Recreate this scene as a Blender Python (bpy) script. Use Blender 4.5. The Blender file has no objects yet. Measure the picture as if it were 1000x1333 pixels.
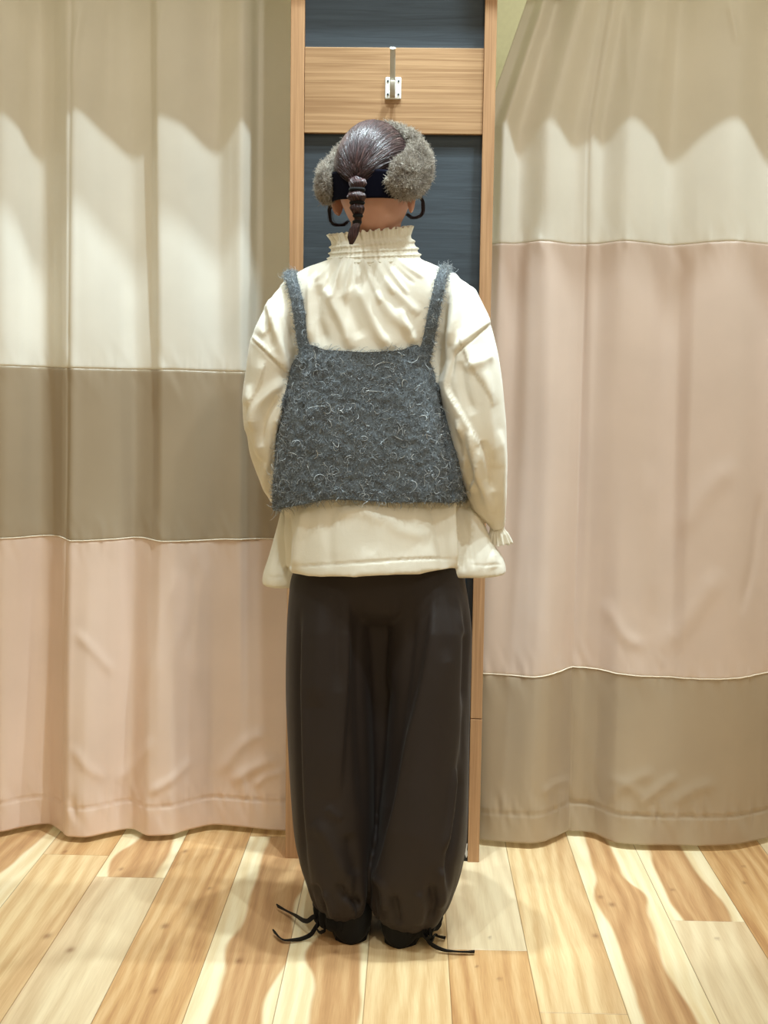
import bpy, bmesh, math, random
import numpy as np
from mathutils import Vector
from mathutils.bvhtree import BVHTree
random.seed(7)
rng = np.random.default_rng(11)
scene = bpy.context.scene
COL = scene.collection

# ---------------------------------------------------------------- camera solved from the photograph
F = 1690.0
def _cam():
    d = np.array([38., -161.5, F]); d /= np.linalg.norm(d)
    n = np.array([-244., 17533., F]); n -= d*(n@d); n /= np.linalg.norm(n)
    return np.array([np.cross(n, d), d, -n]), np.array([0., -3., 1.08])
R, CAM = _cam()
def at(px, py, Y):
    r = R@np.array([px-500, py-666.5, F]); t = (Y-CAM[1])/r[1]
    return CAM+t*r
def ground(px, py, z=0.):
    r = R@np.array([px-500, py-666.5, F]); t = (z-CAM[2])/r[2]
    return CAM+t*r
def proj(P):
    q = (np.asarray(P)-CAM)@R
    return np.stack([500+F*q[..., 0]/q[..., 2], 666.5+F*q[..., 1]/q[..., 2]], -1)
S = 2.53/F     # metres per pixel near the standing person

# ---------------------------------------------------------------- helpers
def mesh_obj(name, V, Fc, mat=None, parent=None, smooth=True, **props):
    me = bpy.data.meshes.new(name)
    me.from_pydata([tuple(map(float, v)) for v in V], [], [tuple(int(i) for i in f) for f in Fc])
    me.update()
    if smooth: me.polygons.foreach_set('use_smooth', [True]*len(me.polygons))
    if mat: me.materials.append(mat)
    o = bpy.data.objects.new(name, me); COL.objects.link(o)
    if parent: o.parent = parent
    for k, v in props.items(): o[k] = v
    return o
def fast_obj(name, V, Q, mat=None, parent=None, attrs=None, smooth=True, **props):
    """V (n,3) float, Q (m,4) or (m,3) int"""
    V = np.asarray(V, np.float32); Q = np.asarray(Q, np.int32); k = Q.shape[1]
    me = bpy.data.meshes.new(name)
    me.vertices.add(len(V)); me.vertices.foreach_set('co', V.ravel())
    me.loops.add(Q.size); me.loops.foreach_set('vertex_index', Q.ravel())
    me.polygons.add(len(Q)); me.polygons.foreach_set('loop_start', np.arange(len(Q), dtype=np.int32)*k)
    me.polygons.foreach_set('loop_total', np.full(len(Q), k, np.int32))
    me.polygons.foreach_set('use_smooth', np.full(len(Q), smooth))
    me.update(calc_edges=True)
    for a, val in (attrs or {}).items():
        at_ = me.attributes.new(a, 'FLOAT', 'POINT'); at_.data.foreach_set('value', np.asarray(val, np.float32).ravel())
    if mat: me.materials.append(mat)
    o = bpy.data.objects.new(name, me); COL.objects.link(o)
    if parent: o.parent = parent
    for kk, v in props.items(): o[kk] = v
    return o
def empty(name, loc, **props):
    o = bpy.data.objects.new(name, None); COL.objects.link(o); o.location = loc; o.empty_display_size = .1
    for k, v in props.items(): o[k] = v
    return o
def reparent(o, root):
    o.parent = root; o.matrix_parent_inverse.identity()
    if o.type == 'MESH' and not o.get('_loc'):
        off = np.array(root_loc(root), np.float32)
        n = len(o.data.vertices); co = np.empty(n*3, np.float32); o.data.vertices.foreach_get('co', co)
        o.data.vertices.foreach_set('co', (co.reshape(-1, 3)-off).ravel()); o.data.update()
def root_loc(r):
    l = Vector((0, 0, 0))
    while r: l += r.location; r = r.parent
    return l
def grid_quads(nu, nv, wrap=False):
    """vertices indexed [v*nu+u]"""
    us = np.arange(nu if wrap else nu-1); vs = np.arange(nv-1)
    U, Vv = np.meshgrid(us, vs); U2 = (U+1) % nu
    return np.stack([Vv*nu+U, Vv*nu+U2, (Vv+1)*nu+U2, (Vv+1)*nu+U], -1).reshape(-1, 4)
def box(bm, x0, x1, y0, y1, z0, z1, bev=0):
    r = bmesh.ops.create_cube(bm, size=1)
    for v in r['verts']:
        v.co = Vector(((x0+x1)/2+v.co.x*(x1-x0), (y0+y1)/2+v.co.y*(y1-y0), (z0+z1)/2+v.co.z*(z1-z0)))
    if bev:
        es = list({e for v in r['verts'] for e in v.link_edges})
        bmesh.ops.bevel(bm, geom=es, offset=bev, segments=2, affect='EDGES', profile=.6)
def bm_obj(name, bm, mat, parent=None, smooth=False, **props):
    me = bpy.data.meshes.new(name); bm.normal_update(); bm.to_mesh(me); bm.free()
    if smooth: me.polygons.foreach_set('use_smooth', [True]*len(me.polygons))
    if mat: me.materials.append(mat)
    o = bpy.data.objects.new(name, me); COL.objects.link(o)
    if parent: o.parent = parent
    for k, v in props.items(): o[k] = v
    return o
def interp_rows(rows, n):
    """Catmull-Rom through rows (list of tuples) -> n rows, spaced by the first column"""
    A = np.array(rows, float); k = len(A)
    s = np.concatenate([[0], np.cumsum(np.abs(np.diff(A[:, 0]))+1e-6)]); t = np.linspace(0, s[-1], n)
    return hermite(s, A, t)
def hermite(s, A, t):
    s = np.asarray(s, float); A = np.asarray(A, float)
    if A.ndim == 1: A = A[:, None]; sq = True
    else: sq = False
    d = np.diff(A, axis=0)/np.diff(s)[:, None]
    m = np.zeros_like(A); m[0] = d[0]; m[-1] = d[-1]
    same = d[:-1]*d[1:] > 0
    m[1:-1] = np.where(same, 2*d[:-1]*d[1:]/np.where(same, d[:-1]+d[1:], 1), 0)
    i = np.clip(np.searchsorted(s, t, side='right')-1, 0, len(s)-2)
    h = (s[i+1]-s[i]); u = np.clip((t-s[i])/h, 0, 1)[:, None]; h = h[:, None]
    r = (2*u**3-3*u**2+1)*A[i]+(u**3-2*u**2+u)*h*m[i]+(-2*u**3+3*u**2)*A[i+1]+(u**3-u**2)*h*m[i+1]
    return r[:, 0] if sq else r
def cap_rings(V, nu, nv):
    """returns verts+faces closed with centre fans"""
    V = np.asarray(V); Q = grid_quads(nu, nv, True)
    c0 = V[:nu].mean(0); c1 = V[-nu:].mean(0)
    V = np.vstack([V, c0, c1]); a = len(V)-2; b = len(V)-1
    faces = [tuple(q[::-1]) for q in Q]
    for i in range(nu):
        j = (i+1) % nu
        faces.append((a, i, j)); faces.append((b, (nv-1)*nu+j, (nv-1)*nu+i))
    return V, faces
def path_loft(rows, n=40, nu=28):
    """rows: (px, py, Y, rx_px, ry_m): ellipse sections square to the path -> V, faces (closed)"""
    C3 = np.array([at(r[0], r[1], r[2]) for r in rows]); rr = np.array([(r[3]*S, r[4]) for r in rows])
    s = np.concatenate([[0], np.cumsum(np.linalg.norm(np.diff(C3, axis=0), axis=1))]); t = np.linspace(0, s[-1], n)
    P = hermite(s, C3, t); q = hermite(s, rr, t)
    T = np.gradient(P, axis=0); T /= np.linalg.norm(T, axis=1)[:, None]
    V = []
    for p, tt, r in zip(P, T, q):
        b = np.array([0, 1., 0]); b = b-tt*(b@tt)
        if np.linalg.norm(b) < .3: b = np.array([0, 0, 1.])-tt*tt[2]
        b /= np.linalg.norm(b); a = np.cross(b, tt)
        for k in range(nu):
            w = 2*math.pi*k/nu
            V.append(p+a*math.cos(w)*r[0]+b*math.sin(w)*r[1])
    return cap_rings(V, nu, n)
def join_parts(parts):
    V = []; Fc = []; o = 0
    for v, f in parts:
        V.append(np.asarray(v)); Fc += [tuple(int(i)+o for i in q) for q in f]; o += len(v)
    return np.vstack(V), Fc
def remesh(V, Fc, voxel, smooth_it=4, name='tmp'):
    me = bpy.data.meshes.new(name); me.from_pydata([tuple(map(float, v)) for v in V], [], Fc); me.update()
    bm = bmesh.new(); bm.from_mesh(me); bmesh.ops.recalc_face_normals(bm, faces=bm.faces); bm.to_mesh(me); bm.free()
    o = bpy.data.objects.new(name, me); COL.objects.link(o)
    m = o.modifiers.new('r', 'REMESH'); m.mode = 'VOXEL'; m.voxel_size = voxel
    if smooth_it:
        m = o.modifiers.new('s', 'SMOOTH'); m.factor = .5; m.iterations = smooth_it
    dg = bpy.context.evaluated_depsgraph_get(); ev = o.evaluated_get(dg)
    out = bpy.data.meshes.new_from_object(ev)
    n = len(out.vertices); co = np.empty(n*3, np.float32); out.vertices.foreach_get('co', co)
    Q = [tuple(p.vertices) for p in out.polygons]
    bpy.data.objects.remove(o); bpy.data.meshes.remove(me); bpy.data.meshes.remove(out)
    return co.reshape(-1, 3).astype(float), Q
def tri_quads(Q):
    out = []
    for f in Q:
        if len(f) == 4: out += [(f[0], f[1], f[2]), (f[0], f[2], f[3])]
        else: out.append(f)
    return np.array(out)
def vnormals(V, Q):
    T = tri_quads(Q) if not isinstance(Q, np.ndarray) or Q.shape[1] == 4 else Q
    n = np.cross(V[T[:, 1]]-V[T[:, 0]], V[T[:, 2]]-V[T[:, 0]])
    N = np.zeros_like(V)
    for k in range(3): np.add.at(N, T[:, k], n)
    return N/np.maximum(np.linalg.norm(N, axis=1), 1e-12)[:, None]
def polydist(P2, line):
    """signed distance (px) of points to polyline, plus fraction along"""
    L = np.array(line, float); best = np.full(len(P2), 1e9); sgn = np.zeros(len(P2)); fr = np.zeros(len(P2))
    seg = np.linalg.norm(np.diff(L, axis=0), axis=1); tot = seg.sum(); acc = 0
    for a, b, sl in zip(L[:-1], L[1:], seg):
        d = b-a; t = np.clip(((P2-a)@d)/(d@d), 0, 1); q = a+t[:, None]*d; r = P2-q; dd = np.hypot(r[:, 0], r[:, 1])
        m = dd < best; best[m] = dd[m]; sgn[m] = np.sign(d[0]*r[m, 1]-d[1]*r[m, 0]); fr[m] = (acc+t[m]*sl)/tot; acc += sl
    return best, sgn, fr
def smooth_line(line, n=8):
    L = np.array(line, float)
    if len(L) < 3: return L
    s = np.concatenate([[0], np.cumsum(np.linalg.norm(np.diff(L, axis=0), axis=1))])
    return hermite(s, L, np.linspace(0, s[-1], n*len(L)))
def creases(V, Q, lines, face=-.15):
    """cloth folds. line = (points, width_px, height_mm[, kind]); kind 'r' ridge (neg = valley), 's' step: one side swells"""
    N = vnormals(V, Q); P2 = proj(V); mask = np.clip((-N[:, 1]-face)*3, 0, 1); D = np.zeros(len(V))
    for ln in lines:
        pts, w, h = ln[:3]; kind = ln[3] if len(ln) > 3 else 'r'
        pts = smooth_line(pts); lo = pts.min(0)-w*4; hi = pts.max(0)+w*4
        sel = np.where((P2[:, 0] > lo[0]) & (P2[:, 0] < hi[0]) & (P2[:, 1] > lo[1]) & (P2[:, 1] < hi[1]) & (mask > 0))[0]
        if not len(sel): continue
        d, sg, fr = polydist(P2[sel], pts)
        fade = np.clip(np.minimum(fr, 1-fr)*6, 0, 1)**.7
        if kind == 'r': g = np.exp(-(d/w)**2)
        else:
            sd = d*sg*(1 if kind == 's' else -1)
            g = np.where(sd > 0, np.exp(-(sd/(w*2.2))**2), np.exp(-(sd/(w*.25))**2))
        D[sel] += g*h*.001*fade*mask[sel]
    return V+N*D[:, None]
def vnoise(P, scale, seed=0, octaves=3):
    """cheap smooth value noise on 3-D points"""
    out = np.zeros(len(P)); amp = 1; tot = 0
    for o in range(octaves):
        X = P*scale*(2**o)+seed*17.3+o*5.1; I = np.floor(X).astype(np.int64); f = X-I; f = f*f*(3-2*f)
        acc = 0
        for dx in (0, 1):
            for dy in (0, 1):
                for dz in (0, 1):
                    h = (I[:, 0]+dx)*374761393+(I[:, 1]+dy)*668265263+(I[:, 2]+dz)*2147483647+seed*9176
                    h = (h ^ (h >> 13))*1274126177; h = (h ^ (h >> 16)) & 0xffff
                    w = (f[:, 0] if dx else 1-f[:, 0])*(f[:, 1] if dy else 1-f[:, 1])*(f[:, 2] if dz else 1-f[:, 2])
                    acc = acc+w*(h/32767.5-1)
        out += acc*amp; tot += amp; amp *= .5
    return out/tot
def strands(P, rad, sides=3):
    """P (N,S,3), rad (N,S) -> V, quads, rnd, t"""
    N, K, _ = P.shape
    T = np.gradient(P, axis=1); T /= np.maximum(np.linalg.norm(T, axis=2), 1e-9)[..., None]
    ref = rng.normal(size=(N, 1, 3)); A = np.cross(T, ref); A /= np.maximum(np.linalg.norm(A, axis=2), 1e-9)[..., None]
    B = np.cross(T, A)
    ws = 2*np.pi*np.arange(sides)/sides
    V = P[:, :, None, :]+rad[:, :, None, None]*(A[:, :, None, :]*np.cos(ws)[None, None, :, None]+B[:, :, None, :]*np.sin(ws)[None, None, :, None])
    idx = np.arange(N*K*sides).reshape(N, K, sides)
    a = idx[:, :-1]; b = idx[:, 1:]
    Q = np.stack([a, np.roll(a, -1, 2), np.roll(b, -1, 2), b], -1).reshape(-1, 4)
    rnd = np.repeat(rng.random(N), K*sides); t = np.tile(np.repeat(np.linspace(0, 1, K), sides), N)
    return V.reshape(-1, 3), Q, rnd, t
def sample(V, Q, n, keep=None):
    T = tri_quads(Q); a, b, c = V[T[:, 0]], V[T[:, 1]], V[T[:, 2]]
    nn = np.cross(b-a, c-a); ar = np.linalg.norm(nn, axis=1)
    if keep is not None: ar = ar*keep((a+b+c)/3)
    i = rng.choice(len(T), n, p=ar/ar.sum()); u = rng.random(n); v = rng.random(n); m = u+v > 1; u[m] = 1-u[m]; v[m] = 1-v[m]
    return a[i]+u[:, None]*(b[i]-a[i])+v[:, None]*(c[i]-a[i]), nn[i]/np.maximum(ar0(nn[i]), 1e-12)[:, None]
def ar0(x): return np.linalg.norm(x, axis=1)
# ---------------------------------------------------------------- materials
def srgb(r, g, b):
    f = lambda c: (c/255/12.92) if c/255 <= .04045 else ((c/255+.055)/1.055)**2.4
    return (f(r), f(g), f(b), 1)
class NT:
    def __init__(s, name):
        s.m = bpy.data.materials.new(name); s.m.use_nodes = True; s.t = s.m.node_tree; s.b = s.t.nodes['Principled BSDF']
    def n(s, typ, **kw):
        nd = s.t.nodes.new(typ)
        for k, v in kw.items():
            if hasattr(nd, k): setattr(nd, k, v)
            else: nd.inputs[k.replace('_', ' ')].default_value = v
        return nd
    def l(s, a, b): s.t.links.new(a, b)
    def noise(s, vec, scale, detail=3, rough=.5, dist=0):
        nd = s.n('ShaderNodeTexNoise'); nd.inputs['Scale'].default_value = scale; nd.inputs['Detail'].default_value = detail
        nd.inputs['Roughness'].default_value = rough; nd.inputs['Distortion'].default_value = dist
        if vec is not None: s.l(vec, nd.inputs['Vector'])
        return nd.outputs['Fac']
    def coord(s, scale=(1, 1, 1), kind='Object'):
        tc = s.n('ShaderNodeTexCoord'); mp = s.n('ShaderNodeMapping'); mp.inputs['Scale'].default_value = scale
        s.l(tc.outputs[kind], mp.inputs['Vector']); return mp.outputs['Vector']
    def ramp(s, fac, stops):
        r = s.n('ShaderNodeValToRGB'); e = r.color_ramp.elements
        while len(e) < len(stops): e.new(.5)
        for i, (p, c) in enumerate(stops): e[i].position = p; e[i].color = c
        s.l(fac, r.inputs['Fac']); return r.outputs['Color']
    def mix(s, fac, a, b, blend='MIX'):
        m = s.n('ShaderNodeMix', data_type='RGBA', blend_type=blend)
        for i, v in ((0, fac), (6, a), (7, b)):
            if hasattr(v, 'is_linked') or hasattr(v, 'links'): s.l(v, m.inputs[i])
            else: m.inputs[i].default_value = v
        return m.outputs[2]
    def math(s, op, a, b=0., c=None):
        m = s.n('ShaderNodeMath', operation=op)
        for i, v in enumerate((a, b) if c is None else (a, b, c)):
            if hasattr(v, 'links'): s.l(v, m.inputs[i])
            else: m.inputs[i].default_value = v
        return m.outputs[0]
    def attr(s, name):
        a = s.n('ShaderNodeAttribute'); a.attribute_name = name; return a.outputs['Fac']
    def bump(s, h, strength=.3, dist=.002, normal=None):
        b = s.n('ShaderNodeBump'); b.inputs['Strength'].default_value = strength; b.inputs['Distance'].default_value = dist
        s.l(h, b.inputs['Height'])
        if normal is not None: s.l(normal, b.inputs['Normal'])
        return b.outputs['Normal']
    def set(s, **kw):
        for k, v in kw.items():
            i = s.b.inputs[k.replace('_', ' ')]
            if hasattr(v, 'links'): s.l(v, i)
            else: i.default_value = v
def fabric(name, col, rough=.8, sheen=.2, weave=1500, bump=.15, vary=.04, spec=.3, aniso=0, big=0):
    t = NT(name); v = t.coord(); c = t.noise(v, 6, 4)
    hi = tuple(min(1, x*(1+vary)) for x in col[:3])+(1,); lo = tuple(x*(1-vary) for x in col[:3])+(1,)
    base = t.ramp(c, [(.3, lo), (.7, hi)])
    w1 = t.n('ShaderNodeTexWave', wave_type='BANDS', bands_direction='X'); w2 = t.n('ShaderNodeTexWave', wave_type='BANDS', bands_direction='Z')
    for w in (w1, w2): w.inputs['Scale'].default_value = weave/6.28; t.l(v, w.inputs['Vector'])
    h = t.math('ADD', w1.outputs['Fac'], w2.outputs['Fac']); h = t.math('ADD', h, t.noise(v, 500, 2))
    nm = t.bump(h, bump, .0006)
    if big: nm = t.bump(t.noise(v, 22, 4, .55, .6), big, .01, nm)
    t.set(Base_Color=base, Roughness=rough, Sheen_Weight=sheen, Sheen_Roughness=.4, Specular_IOR_Level=spec, Normal=nm)
    if aniso: t.set(Anisotropic=aniso)
    return t.m
M = {}
M['cream_satin'] = fabric('cream satin', srgb(238, 234, 224), .55, .25, spec=.45, bump=.12)
M['brown_satin'] = fabric('taupe satin', srgb(170, 153, 130), .36, .2, spec=.7, bump=.15)
M['pink_satin'] = fabric('dusty pink satin', srgb(229, 203, 186), .36, .2, spec=.7, bump=.12)
M['rose_satin'] = fabric('pale rose satin', srgb(218, 196, 182), .4, .2, spec=.65, bump=.12)
M['taupe_satin'] = fabric('warm taupe satin', srgb(176, 157, 134), .33, .2, spec=.8, bump=.15)
M['thread'] = fabric('pale seam thread', srgb(240, 226, 205), .6)
M['dark_thread'] = fabric('dark seam thread', srgb(110, 92, 74), .7)
M['blouse'] = fabric('cream brushed cotton', srgb(236, 230, 216), .85, .3, weave=2200, bump=.12, spec=.2, big=.12)
M['trouser'] = fabric('dark brown cotton', srgb(40, 31, 28), .62, .06, weave=2600, bump=.2, vary=.08, spec=.35, big=.1)
M['black_cloth'] = fabric('black cloth', srgb(12, 10, 11), .85, .05)
M['navy'] = fabric('navy knit', srgb(12, 13, 28), .95, 0, spec=.1)
M['shoe'] = fabric('black suede', srgb(10, 8, 8), .75, .05)
def plain(name, col, rough=.5, metal=0, spec=.5):
    t = NT(name); v = t.coord(); n = t.noise(v, 60, 3)
    c = t.ramp(n, [(.3, tuple(x*.94 for x in col[:3])+(1,)), (.7, col)])
    t.set(Base_Color=c, Roughness=rough, Metallic=metal, Specular_IOR_Level=spec); return t.m
M['chrome'] = plain('brushed nickel', srgb(206, 202, 192), .35, .35)
M['screw'] = plain('dark screw', srgb(70, 75, 80), .5, .6)
M['hook_white'] = plain('white lacquered plate', srgb(240, 240, 235), .35)
M['interior'] = plain('pale green wall paint', srgb(206, 208, 178), .8)
M['wall'] = plain('warm white wall paint', srgb(235, 230, 215), .85)
M['scuff'] = plain('torn white paper', srgb(225, 225, 225), .9)
M['gap_shade'] = plain('black gap shade', srgb(18, 17, 18), .6)
def skin():
    t = NT('skin'); v = t.coord(); c = t.ramp(t.noise(v, 18, 4), [(.3, srgb(186, 138, 118)), (.7, srgb(202, 154, 134))])
    t.set(Base_Color=c, Roughness=.55, Subsurface_Weight=.12, Subsurface_Radius=(.02, .008, .004)); return t.m
M['skin'] = skin()
def hairm():
    t = NT('dark plum brown hair'); r = t.attr('rnd')
    c = t.ramp(r, [(0, srgb(34, 20, 22)), (.5, srgb(54, 34, 36)), (.9, srgb(82, 56, 56)), (1, srgb(112, 84, 80))])
    t.set(Base_Color=c, Roughness=.36, Specular_IOR_Level=.5, Sheen_Weight=.0); return t.m
M['hair'] = hairm()
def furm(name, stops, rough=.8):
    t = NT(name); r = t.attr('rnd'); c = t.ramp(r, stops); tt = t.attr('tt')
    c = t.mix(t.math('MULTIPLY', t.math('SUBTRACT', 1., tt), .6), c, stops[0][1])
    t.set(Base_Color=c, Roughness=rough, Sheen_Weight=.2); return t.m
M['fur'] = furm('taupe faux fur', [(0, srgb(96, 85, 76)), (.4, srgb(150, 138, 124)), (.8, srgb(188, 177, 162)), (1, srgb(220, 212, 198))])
M['wool'] = furm('grey mohair yarn', [(0, srgb(68, 73, 78)), (.45, srgb(122, 131, 138)), (.8, srgb(176, 185, 192)), (.95, srgb(212, 218, 222)), (1, srgb(238, 238, 234))])
def oak(name, grain_axis, dark, light):
    t = NT(name); sc = {'X': (2.2, 60, 150), 'Z': (120, 60, 2.2)}[grain_axis]; v = t.coord(sc)
    n1 = t.noise(v, 1.0, 5, .6, .6); v2 = t.coord(tuple(s*3.2 for s in sc)); n2 = t.noise(v2, 1, 3, .6)
    f = t.math('ADD', t.math('MULTIPLY', n1, .65), t.math('MULTIPLY', n2, .35))
    c = t.ramp(f, [(.36, dark), (.5, tuple((a+b)/2 for a, b in zip(dark, light))), (.62, light)])
    t.set(Base_Color=c, Roughness=.5, Normal=t.bump(f, .2, .0008), Specular_IOR_Level=.35); return t.m
M['oak_h'] = oak('horizontal oak grain', 'X', srgb(150, 113, 78), srgb(188, 151, 112))
M['oak_v'] = oak('vertical oak grain', 'Z', srgb(166, 124, 88), srgb(198, 156, 116))
def bluep():
    t = NT('slate blue wood panel'); v = t.coord((4, 10, 90)); n = t.noise(v, 1, 5, .65, .8)
    c = t.ramp(n, [(.3, srgb(50, 56, 62)), (.7, srgb(64, 72, 79))])
    t.set(Base_Color=c, Roughness=.62, Normal=t.bump(n, .45, .001), Specular_IOR_Level=.3); return t.m
M['blue'] = bluep()
def floorm():
    t = NT('hickory plank floor'); b = t.b
    geo = t.n('ShaderNodeTexCoord'); 
    # plank-shifted coordinates so that the grain differs from board to board
    seed = t.attr('seed'); sep = t.n('ShaderNodeSeparateXYZ'); t.l(geo.outputs['Object'], sep.inputs[0])
    cmb = t.n('ShaderNodeCombineXYZ'); t.l(sep.outputs[0], cmb.inputs[0]); t.l(sep.outputs[1], cmb.inputs[1]); t.l(t.math('MULTIPLY', seed, 7.3), cmb.inputs[2])
    def mp(sc, vec=cmb.outputs[0]):
        m = t.n('ShaderNodeMapping'); m.inputs['Scale'].default_value = sc; t.l(vec, m.inputs['Vector']); return m.outputs[0]
    warp = t.noise(mp((9, 2.2, 1)), 1, 3, .5)
    gx = t.math('ADD', sep.outputs[0], t.math('MULTIPLY', warp, .05))
    c2 = t.n('ShaderNodeCombineXYZ'); t.l(gx, c2.inputs[0]); t.l(sep.outputs[1], c2.inputs[1]); t.l(seed, c2.inputs[2])
    g1 = t.noise(mp((95, 2.4, 1), c2.outputs[0]), 1, 4, .6)        # long streaks
    g2 = t.noise(mp((26, 1.3, 1), c2.outputs[0]), 1, 3, .5)        # broad colour streaks
    g3 = t.noise(mp((520, 16, 1)), 1, 2, .5)                       # pores
    wv = t.n('ShaderNodeTexWave', wave_type='BANDS', bands_direction='X'); wv.inputs['Scale'].default_value = 9; wv.inputs['Distortion'].default_value = 14; wv.inputs['Detail'].default_value = 2; wv.inputs['Detail Scale'].default_value = .6
    t.l(mp((1, .22, 1)), wv.inputs['Vector'])
    grain = t.math('ADD', t.math('ADD', t.math('MULTIPLY', g1, .34), t.math('MULTIPLY', g2, .3)), t.math('ADD', t.math('MULTIPLY', g3, .22), t.math('MULTIPLY', wv.outputs['Fac'], .14)))
    heart = t.attr('heart'); tone = t.attr('tone'); knot = t.attr('knot')
    hn = t.math('MULTIPLY', t.math('SUBTRACT', t.noise(mp((9, 3.4, 1)), 1, 2, .4), .5), .22)
    hm = t.math('ADD', heart, hn)
    mr = t.n('ShaderNodeMapRange', interpolation_type='SMOOTHSTEP'); t.l(hm, mr.inputs[0]); mr.inputs[1].default_value = -.07; mr.inputs[2].default_value = .0
    sap = t.ramp(grain, [(.38, srgb(232, 206, 160)), (.62, srgb(246, 228, 190))])
    hrt = t.ramp(grain, [(.34, srgb(176, 130, 88)), (.5, srgb(198, 152, 106)), (.66, srgb(216, 176, 128))])
    tan = t.ramp(grain, [(.38, srgb(212, 172, 122)), (.6, srgb(236, 206, 158))])
    pale = t.ramp(grain, [(.36, srgb(216, 188, 148)), (.62, srgb(238, 216, 178))])
    t1 = t.mix(mr.outputs[0], sap, hrt)
    # tone 0 = sap/heart, 1 = tan board, 2 = pale pinkish board, 3 = orange board
    w1 = t.math('SUBTRACT', 1., t.math('MINIMUM', 1., t.math('ABSOLUTE', t.math('SUBTRACT', tone, 1.))))
    w2 = t.math('SUBTRACT', 1., t.math('MINIMUM', 1., t.math('ABSOLUTE', t.math('SUBTRACT', tone, 2.))))
    w3 = t.math('SUBTRACT', 1., t.math('MINIMUM', 1., t.math('ABSOLUTE', t.math('SUBTRACT', tone, 3.))))
    soft = t.n('ShaderNodeMapRange', interpolation_type='SMOOTHSTEP'); t.l(hm, soft.inputs[0]); soft.inputs[1].default_value = -.2; soft.inputs[2].default_value = .35
    tan2 = t.mix(t.math('MULTIPLY', soft.outputs[0], .55), tan, hrt)
    pale2 = t.mix(t.math('MULTIPLY', soft.outputs[0], .35), pale, hrt)
    org = t.ramp(grain, [(.34, srgb(182, 132, 86)), (.5, srgb(208, 162, 110)), (.66, srgb(226, 188, 138))])
    org2 = t.mix(t.math('MULTIPLY', t.math('SUBTRACT', 1., soft.outputs[0]), .35), org, sap)
    c = t.mix(w1, t1, tan2); c = t.mix(w2, c, pale2); c = t.mix(w3, c, org2)
    c = t.mix(t.math('MULTIPLY', knot, .8), c, srgb(120, 72, 42))
    c = t.mix(t.math('MULTIPLY', t.attr('gap'), .8), c, srgb(120, 84, 50))
    t.set(Base_Color=c, Roughness=t.math('ADD', t.math('MULTIPLY', g2, .2), .3), Specular_IOR_Level=.35, Normal=t.bump(grain, .08, .0008))
    return t.m
M['floor'] = floorm()
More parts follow.
